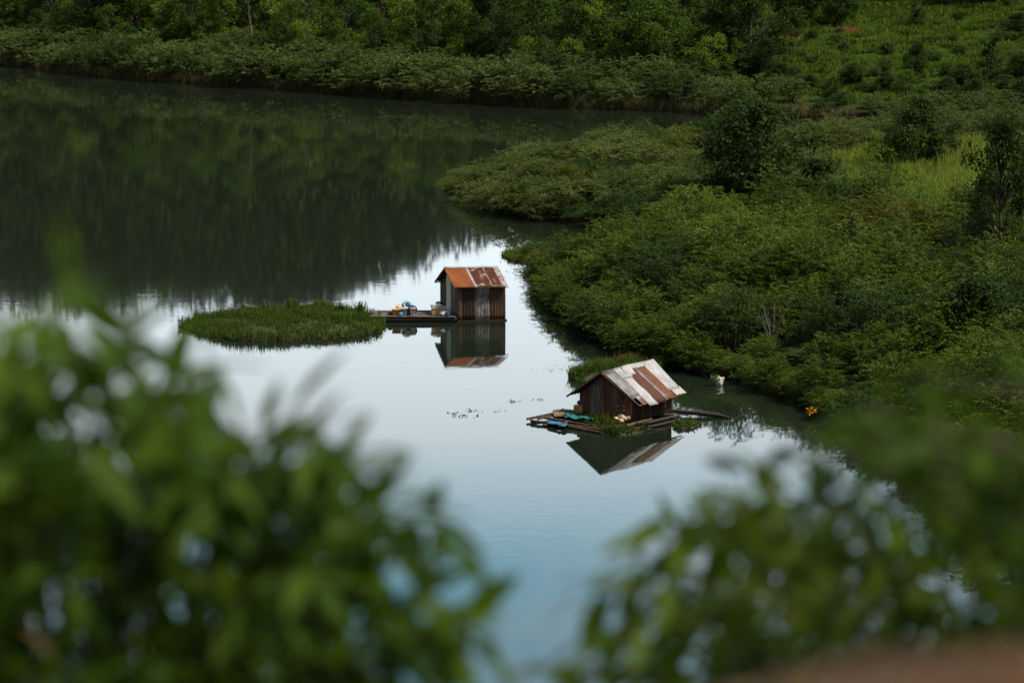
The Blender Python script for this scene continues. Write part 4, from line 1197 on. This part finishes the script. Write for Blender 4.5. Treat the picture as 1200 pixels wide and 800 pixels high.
g = G(843, 451, 0)
o = empty('plastic_bag', (g.x, g.y, -.02), 'white plastic bag floating against the thicket edge right of the huts', 'bag')
mb = MB(); mb.blob((0, 0, .16), .13, .12, .19, .4, 31); mb.build('body', M['white'], o)
mb = MB(); mb.blob((.12, 0, .26), .07, .06, .07, .35, 32); mb.build('knot', M['sand'], o)
def petals(px, py, n, s, mat, name, label, cat, z=0.35):
    g = G(px, py, z); r = np.random.default_rng(int(px))
    P = unit(r.normal(0, 1, (n, 3))) * s * r.uniform(.3, 1, (n, 1)) * [1.2, 1, .7]
    V, F = leaves(P, P + r.normal(0, .05, (n, 3)), .11, .07, r=r)
    tag(obj(name, quads_mesh(name, V, F, M[mat]), None, g), label, cat)


petals(951, 481, 55, .14, 'flower', 'flower_cluster', 'orange-yellow flower cluster low on the thicket edge', 'flowers')
petals(837.5, 443, 60, .16, 'algae', 'leaf_cluster', 'yellow-green leaf cluster left of the white bag', 'leaves', .3)
g = G(930.5, 133, 0.25)
o = empty('stone', (g.x, g.y, zland(g) - .05), 'white stone on the red mud of the far shore', 'stone')
mb = MB(); mb.blob((0, 0, .2), .26, .2, .26, .3, 41); mb.build('boulder', M['stone'], o)
mb = MB(); mb.blob((.22, .05, .34), .16, .14, .14, .3, 42); mb.build('boulder', M['stone'], o)
g = G(913, 128.5, 0.6); mb = MB(); mb.blob((0, 0, .12), .17, .14, .16, .3, 43); tag(mb.build('stone', M['stone'], None, (g.x, g.y, zland(g))), 'small white stone up the bank from the red mud', 'stone')
g = G(200, 91); mb = MB()
a, b_ = G(170, 89.3, .05) - G(200, 91), G(228, 92.6, .05) - G(200, 91)
mb.tube([a, (a + b_) / 2 + Vector((0, .3, .02)), b_], [.12, .16, .08], 8); tag(mb.build('driftwood', M['paletrunk'], None, g), 'long pale driftwood log floating off the far left shore', 'log')
# floating bits
rw = np.random.default_rng(71)


def flotsam(px, py, n, sx, sy, mat, label, name='floating_leaves', s=.09):
    g = G(px, py, 0.006)
    P = np.c_[rw.normal(0, sx, n), rw.normal(0, sy, n), rw.uniform(0, .02, n)]
    V, F = leaves(P, np.c_[rw.normal(0, 1, (n, 2)), rw.normal(0.1, .12, n)], s * rw.uniform(.6, 1.5, n), s * .55, r=rw)
    tag(obj(name, quads_mesh(name, V, F, M[mat]), None, g), label, 'floating leaves')


flotsam(533, 484.5, 16, .14, .18, 'tree_dark', 'dark floating leaves in the middle of the open water, front left cluster')
flotsam(543, 487.5, 18, .28, .12, 'tree_dark', 'dark floating leaves in the middle of the open water, front right cluster')
flotsam(554, 481, 14, .22, .10, 'tree_dark', 'dark floating leaves in the middle of the open water, back cluster')
flotsam(584, 480.5, 6, .10, .2, 'tree_dark', 'few dark leaves floating right of the three leaf clusters')
flotsam(601, 470, 16, .12, .06, 'withered', 'brown and dark floating scrap nearest the left tip of the pole raft', 'floating_scrap')
flotsam(633, 468, 9, .12, .06, 'tree_dark', 'dark floating leaves just behind the left tip of the pole raft')
flotsam(655, 432, 26, .40, .35, 'tree_dark', 'loose floating leaves trailing left from the grassy hummock', s=.07)
flotsam(836, 478, 40, .55, .8, 'tree_dark', 'loose floating leaves behind the poles right of the patched-roof hut', s=.07)
flotsam(905, 498, 40, 1.0, .8, 'tree_dark', 'loose floating leaves along the thicket edge right of the poles', s=.07)
flotsam(602, 316, 50, .35, 1.6, 'tree_dark', 'loose floating leaves between the thicket tip and the orange-roofed hut', s=.08)
for (px, py) in [(150, 128), (235, 146), (295, 242), (25, 240), (420, 232), (300, 268), (82, 287), (505, 283), (488, 228), (568, 240)]:
    g = G(px, py, 0.01); s = .07
    n = 3
    V, F = leaves(np.c_[rw.normal(0, s * .7, n), rw.normal(0, s, n), np.full(n, .01)], np.c_[rw.normal(0, 1, (n, 2)), rw.uniform(.05, .5, n)], s * 1.6, s, r=rw)
    tag(obj('floating_leaf', quads_mesh('floating_leaf', V, F, M['reed']), None, g),
        'pale leaf fleck floating on the dark water between the far shore and the huts', 'floating leaf', 'pale flecks on the dark water')


# ------------------------------------------------------------------ near foliage
def near_bush(name, label, cat, outline, dist, root, ntip, nleaf, L, W, mat, seed, spread=.28, droop=.5, odd=None, sprays=(), bark='stem', toward=(0, 0, 0)):
    r = np.random.default_rng(seed)
    poly = np.array(outline, float); lo, hi = poly.min(0), poly.max(0)
    C = r.uniform(lo, hi, (ntip * 6, 2)); C = C[inpoly(C, poly)][:ntip]
    tips = [(x, y, r.uniform(*dist)) for x, y in C] + list(sprays)
    rt0 = Vector(root); rt0.z = zland(rt0) - .05
    o = empty(name, rt0, label, cat)
    st = MB(); P_, D_ = [], []
    for (x, y, ds) in tips:
        tip = PD(x, y, ds) - rt0
        b0 = Vector((r.normal(0, .12), r.normal(0, .12), 0))
        ctrl = Vector((tip.x * .45 + r.normal(0, .1), tip.y * .45 + r.normal(0, .1), tip.z * .9 + r.uniform(.05, .3)))
        q = lambda t: b0 * (1 - t) ** 2 + ctrl * (2 * t * (1 - t)) + tip * (t * t)
        st.tube([q(t) for t in np.linspace(0, 1, 7)], [.009, .008, .007, .006, .005, .004, .003], 5, False)
        for k in range(nleaf):
            t = 1 - .32 * (k / nleaf) ** 1.05
            p = np.array(q(t)); tg = unit(np.array(q(min(1, t + .03))) - np.array(q(t - .03)))
            a = k * 2.4 + r.uniform(-.4, .4)
            e1 = unit(np.cross(tg, [0.2, .1, 1])); e2 = np.cross(tg, e1)
            d = tg * r.uniform(.4, .9) + (e1 * math.cos(a) + e2 * math.sin(a)) * r.uniform(.6, 1.0) - np.array([0, 0, droop * r.uniform(.3, 1.2)])
            P_.append(p + d * .012); D_.append(d)
    P_ = np.array(P_); D_ = np.array(D_)
    V, F = big_leaves(P_, D_, L * r.uniform(.65, 1.25, len(P_)), W * r.uniform(.75, 1.2, len(P_)), r)
    fo = obj('leaves', quads_mesh(name + '_leaves', V, F, M[mat], True), o)
    st.build('branches', M[bark], o)
    for x, y, d in (odd or []):
        V, F = big_leaves(np.array([PD(x, y, d) - rt0]), r.normal(0, .5, (1, 3)) + [0.2, -.2, -.8], L * .6, W * .9, r)
        obj('withered_leaf', quads_mesh('withered_leaf', V, F, M['withered'], True), o)
    return o


leftpoly = [(-60, 400), (30, 410), (120, 430), (200, 445), (270, 480), (330, 520), (390, 570), (430, 640), (470, 720), (480, 800), (450, 860), (-60, 860)]
near_bush('leafy_bush', 'big out-of-focus leafy bush filling the lower left in front of the lake', 'bush', leftpoly, (4.0, 6.2), (-.95, 4.9, 0), 96, 16, .135, .042, 'fore', 81, droop=.65,
          sprays=[(525, 615, 4.2), (515, 605, 4.6), (480, 600, 4.3), (568, 742, 4.1), (555, 725, 4.5), (540, 715, 4.2), (440, 545, 4.5), (380, 505, 4.2), (350, 480, 4.3), (420, 540, 4.2), (260, 425, 4.3), (60, 385, 4.2), (140, 395, 4.3), (440, 600, 4.3), (500, 690, 4.1)],
          odd=[(25, 735, 4.0)])
near_bush('leafy_sapling', 'tall blurred sapling shoot with bright leaves at the left edge', 'sapling', [(-70, 345), (10, 350), (40, 395), (20, 430), (-70, 430)], (3.0, 3.6), (-.95, 2.9, 0), 6, 6, .10, .040, 'fore', 82,
          sprays=[(118, 322, 2.6)])
rightpoly = [(690, 720), (720, 660), (780, 610), (840, 585), (930, 572), (1010, 560), (1080, 555), (1150, 580), (1260, 620), (1260, 790), (1100, 860), (640, 860), (660, 790)]
near_bush('olive_bush', 'out-of-focus drooping bush across the lower right in front of the lake', 'bush', rightpoly, (4.2, 6.4), (1.25, 5.2, 0), 84, 15, .112, .032, 'fore2', 83, droop=.8,
          sprays=[(690, 745, 4.4), (700, 700, 4.6), (745, 650, 4.7), (690, 690, 4.5), (800, 600, 4.8), (660, 780, 4.5), (830, 590, 4.8), (910, 575, 5.0), (1000, 570, 5)],
          odd=[(918, 688, 4.8), (1185, 665, 5.0)])
toppoly = [(880, 560), (950, 530), (1010, 500), (1070, 460), (1130, 460), (1260, 470), (1260, 640), (1150, 610), (1060, 570), (960, 570)]
near_bush('green_sapling', 'very blurred green sapling rising above the drooping bush at the right edge', 'sapling', toppoly, (3.7, 5.2), (1.7, 4.4, 0), 30, 11, .115, .034, 'fore_dark', 84, droop=.6,
          sprays=[(1070, 440, 4.0), (1010, 480, 4.2), (1180, 450, 3.9), (940, 520, 4.4), (880, 555, 4.6)])
# red earth mound at the lower right corner
g = PD(1240, 797, 1.7); zb = zland(g) - g.z
mb = MB(); r_ = random.Random(3)
mb.lathe((0, 0, 0), [(1.3, zb - .3), (.95, zb * .55), (.55, -.24), (.36, -.11), (.22, -.055), (.10, -.015), (.02, 0)], 40)
mb.v = [(x * (1 + .10 * mnoise.noise(Vector((x * 5, y * 5, z * 5)))), y * (1 + .10 * mnoise.noise(Vector((y * 5, x * 5, 3)))), z + .012 * mnoise.noise(Vector((x * 14, y * 14, 9)))) for x, y, z in mb.v]
tag(mb.build('earth_mound', M['earth'], None, g), 'blurred red earth mound in the lower right corner', 'mound')

# ------------------------------------------------------------------ sky and sun
SUN_EL, SUN_AZ = R(55), R(104)                 # azimuth from +Y, towards +X positive
w = bpy.data.worlds.new('World'); scene.world = w; w.use_nodes = True
nt = w.node_tree
for n in list(nt.nodes): nt.nodes.remove(n)
out = nt.nodes.new('ShaderNodeOutputWorld'); bg = nt.nodes.new('ShaderNodeBackground')
sky = nt.nodes.new('ShaderNodeTexSky'); sky.sky_type = 'NISHITA'; sky.sun_disc = False
sky.sun_elevation = SUN_EL; sky.sun_rotation = SUN_AZ; sky.altitude = 900; sky.air_density = 1.0; sky.dust_density = 1.0; sky.ozone_density = 1.2
tc = nt.nodes.new('ShaderNodeTexCoord')
sep = nt.nodes.new('ShaderNodeSeparateXYZ'); nt.links.new(tc.outputs['Generated'], sep.inputs[0])
zz = N(nt, 'ShaderNodeMath', operation='ADD'); zz.inputs[1].default_value = 0.10; nt.links.new(sep.outputs[2], zz.inputs[0])
cmb = nt.nodes.new('ShaderNodeCombineXYZ')
for k in (0, 1):
    dv = N(nt, 'ShaderNodeMath', operation='DIVIDE'); nt.links.new(sep.outputs[k], dv.inputs[0]); nt.links.new(zz.outputs[0], dv.inputs[1]); nt.links.new(dv.outputs[0], cmb.inputs[k])
cn = nt.nodes.new('ShaderNodeTexNoise'); cn.inputs['Scale'].default_value = 1.1; cn.inputs['Detail'].default_value = 5; cn.inputs['Roughness'].default_value = 0.5
CLOUD_OFF = (0.0, 0.0, 0.0)
mpw = nt.nodes.new('ShaderNodeMapping'); mpw.inputs['Location'].default_value = CLOUD_OFF; nt.links.new(cmb.outputs[0], mpw.inputs[0]); nt.links.new(mpw.outputs[0], cn.inputs[0])
cr = ramp(nt, [(0.42, (0, 0, 0)), (0.66, (1, 1, 1))], cn.outputs['Fac'])
hz = N(nt, 'ShaderNodeMapRange'); hz.inputs['From Min'].default_value = 0.285; hz.inputs['From Max'].default_value = 0.215; nt.links.new(sep.outputs[2], hz.inputs[0])
mxv = N(nt, 'ShaderNodeMath', operation='MAXIMUM'); nt.links.new(cr.outputs[0], mxv.inputs[0]); nt.links.new(hz.outputs[0], mxv.inputs[1])
fac = N(nt, 'ShaderNodeMath', operation='MULTIPLY'); fac.inputs[1].default_value = 0.85; nt.links.new(mxv.outputs[0], fac.inputs[0])
# the cloud deck is thick and dim overhead and behind, thin and bright low over the far hill
lowz = N(nt, 'ShaderNodeMapRange'); lowz.interpolation_type = 'SMOOTHSTEP'; lowz.inputs['From Min'].default_value = 0.55; lowz.inputs['From Max'].default_value = 0.28; nt.links.new(sep.outputs[2], lowz.inputs[0])
frt = N(nt, 'ShaderNodeMapRange'); frt.interpolation_type = 'SMOOTHSTEP'; frt.inputs['From Min'].default_value = 0.1; frt.inputs['From Max'].default_value = 0.75; nt.links.new(sep.outputs[1], frt.inputs[0])
brt = N(nt, 'ShaderNodeMath', operation='MULTIPLY'); nt.links.new(lowz.outputs[0], brt.inputs[0]); nt.links.new(frt.outputs[0], brt.inputs[1])
ccol = mixc(nt, brt.outputs[0], (3.8, 3.9, 4.0), (13.6, 14.2, 14.7))
sgain = mixc(nt, brt.outputs[0], (0.6, 0.6, 0.6), (1.8, 3.0, 2.6))
skm = N(nt, 'ShaderNodeVectorMath', operation='MULTIPLY'); nt.links.new(sky.outputs[0], skm.inputs[0]); nt.links.new(sgain, skm.inputs[1])
c = mixc(nt, fac.outputs[0], skm.outputs[0], ccol)
nt.links.new(c, bg.inputs[0]); bg.inputs[1].default_value = 0.12
nt.links.new(bg.outputs[0], out.inputs[0])

sl = bpy.data.lights.new('sun', 'SUN'); sl.energy = 4.0; sl.angle = R(5); sl.color = (1, .91, .76)
so = bpy.data.objects.new('sun', sl); col.objects.link(so)
sd = Vector((math.sin(SUN_AZ) * math.cos(SUN_EL), math.cos(SUN_AZ) * math.cos(SUN_EL), math.sin(SUN_EL)))
so.rotation_euler = sd.to_track_quat('Z', 'Y').to_euler(); so.location = (60, -20, 90)

# ------------------------------------------------------------------ render settings
vs_ = scene.view_settings
scene.display_settings.display_device = 'sRGB'
vs_.view_transform = 'Standard'; vs_.look = 'None'; vs_.gamma = 1; vs_.use_curve_mapping = False
vs_.exposure = 0.45
cy = scene.cycles
cy.use_denoising = True; cy.denoiser = 'OPENIMAGEDENOISE'
cy.max_bounces = 7; cy.diffuse_bounces = 3; cy.glossy_bounces = 3; cy.transmission_bounces = 3; cy.transparent_max_bounces = 4
cy.use_adaptive_sampling = True; cy.adaptive_threshold = 0.01
cy.sample_clamp_indirect = 6
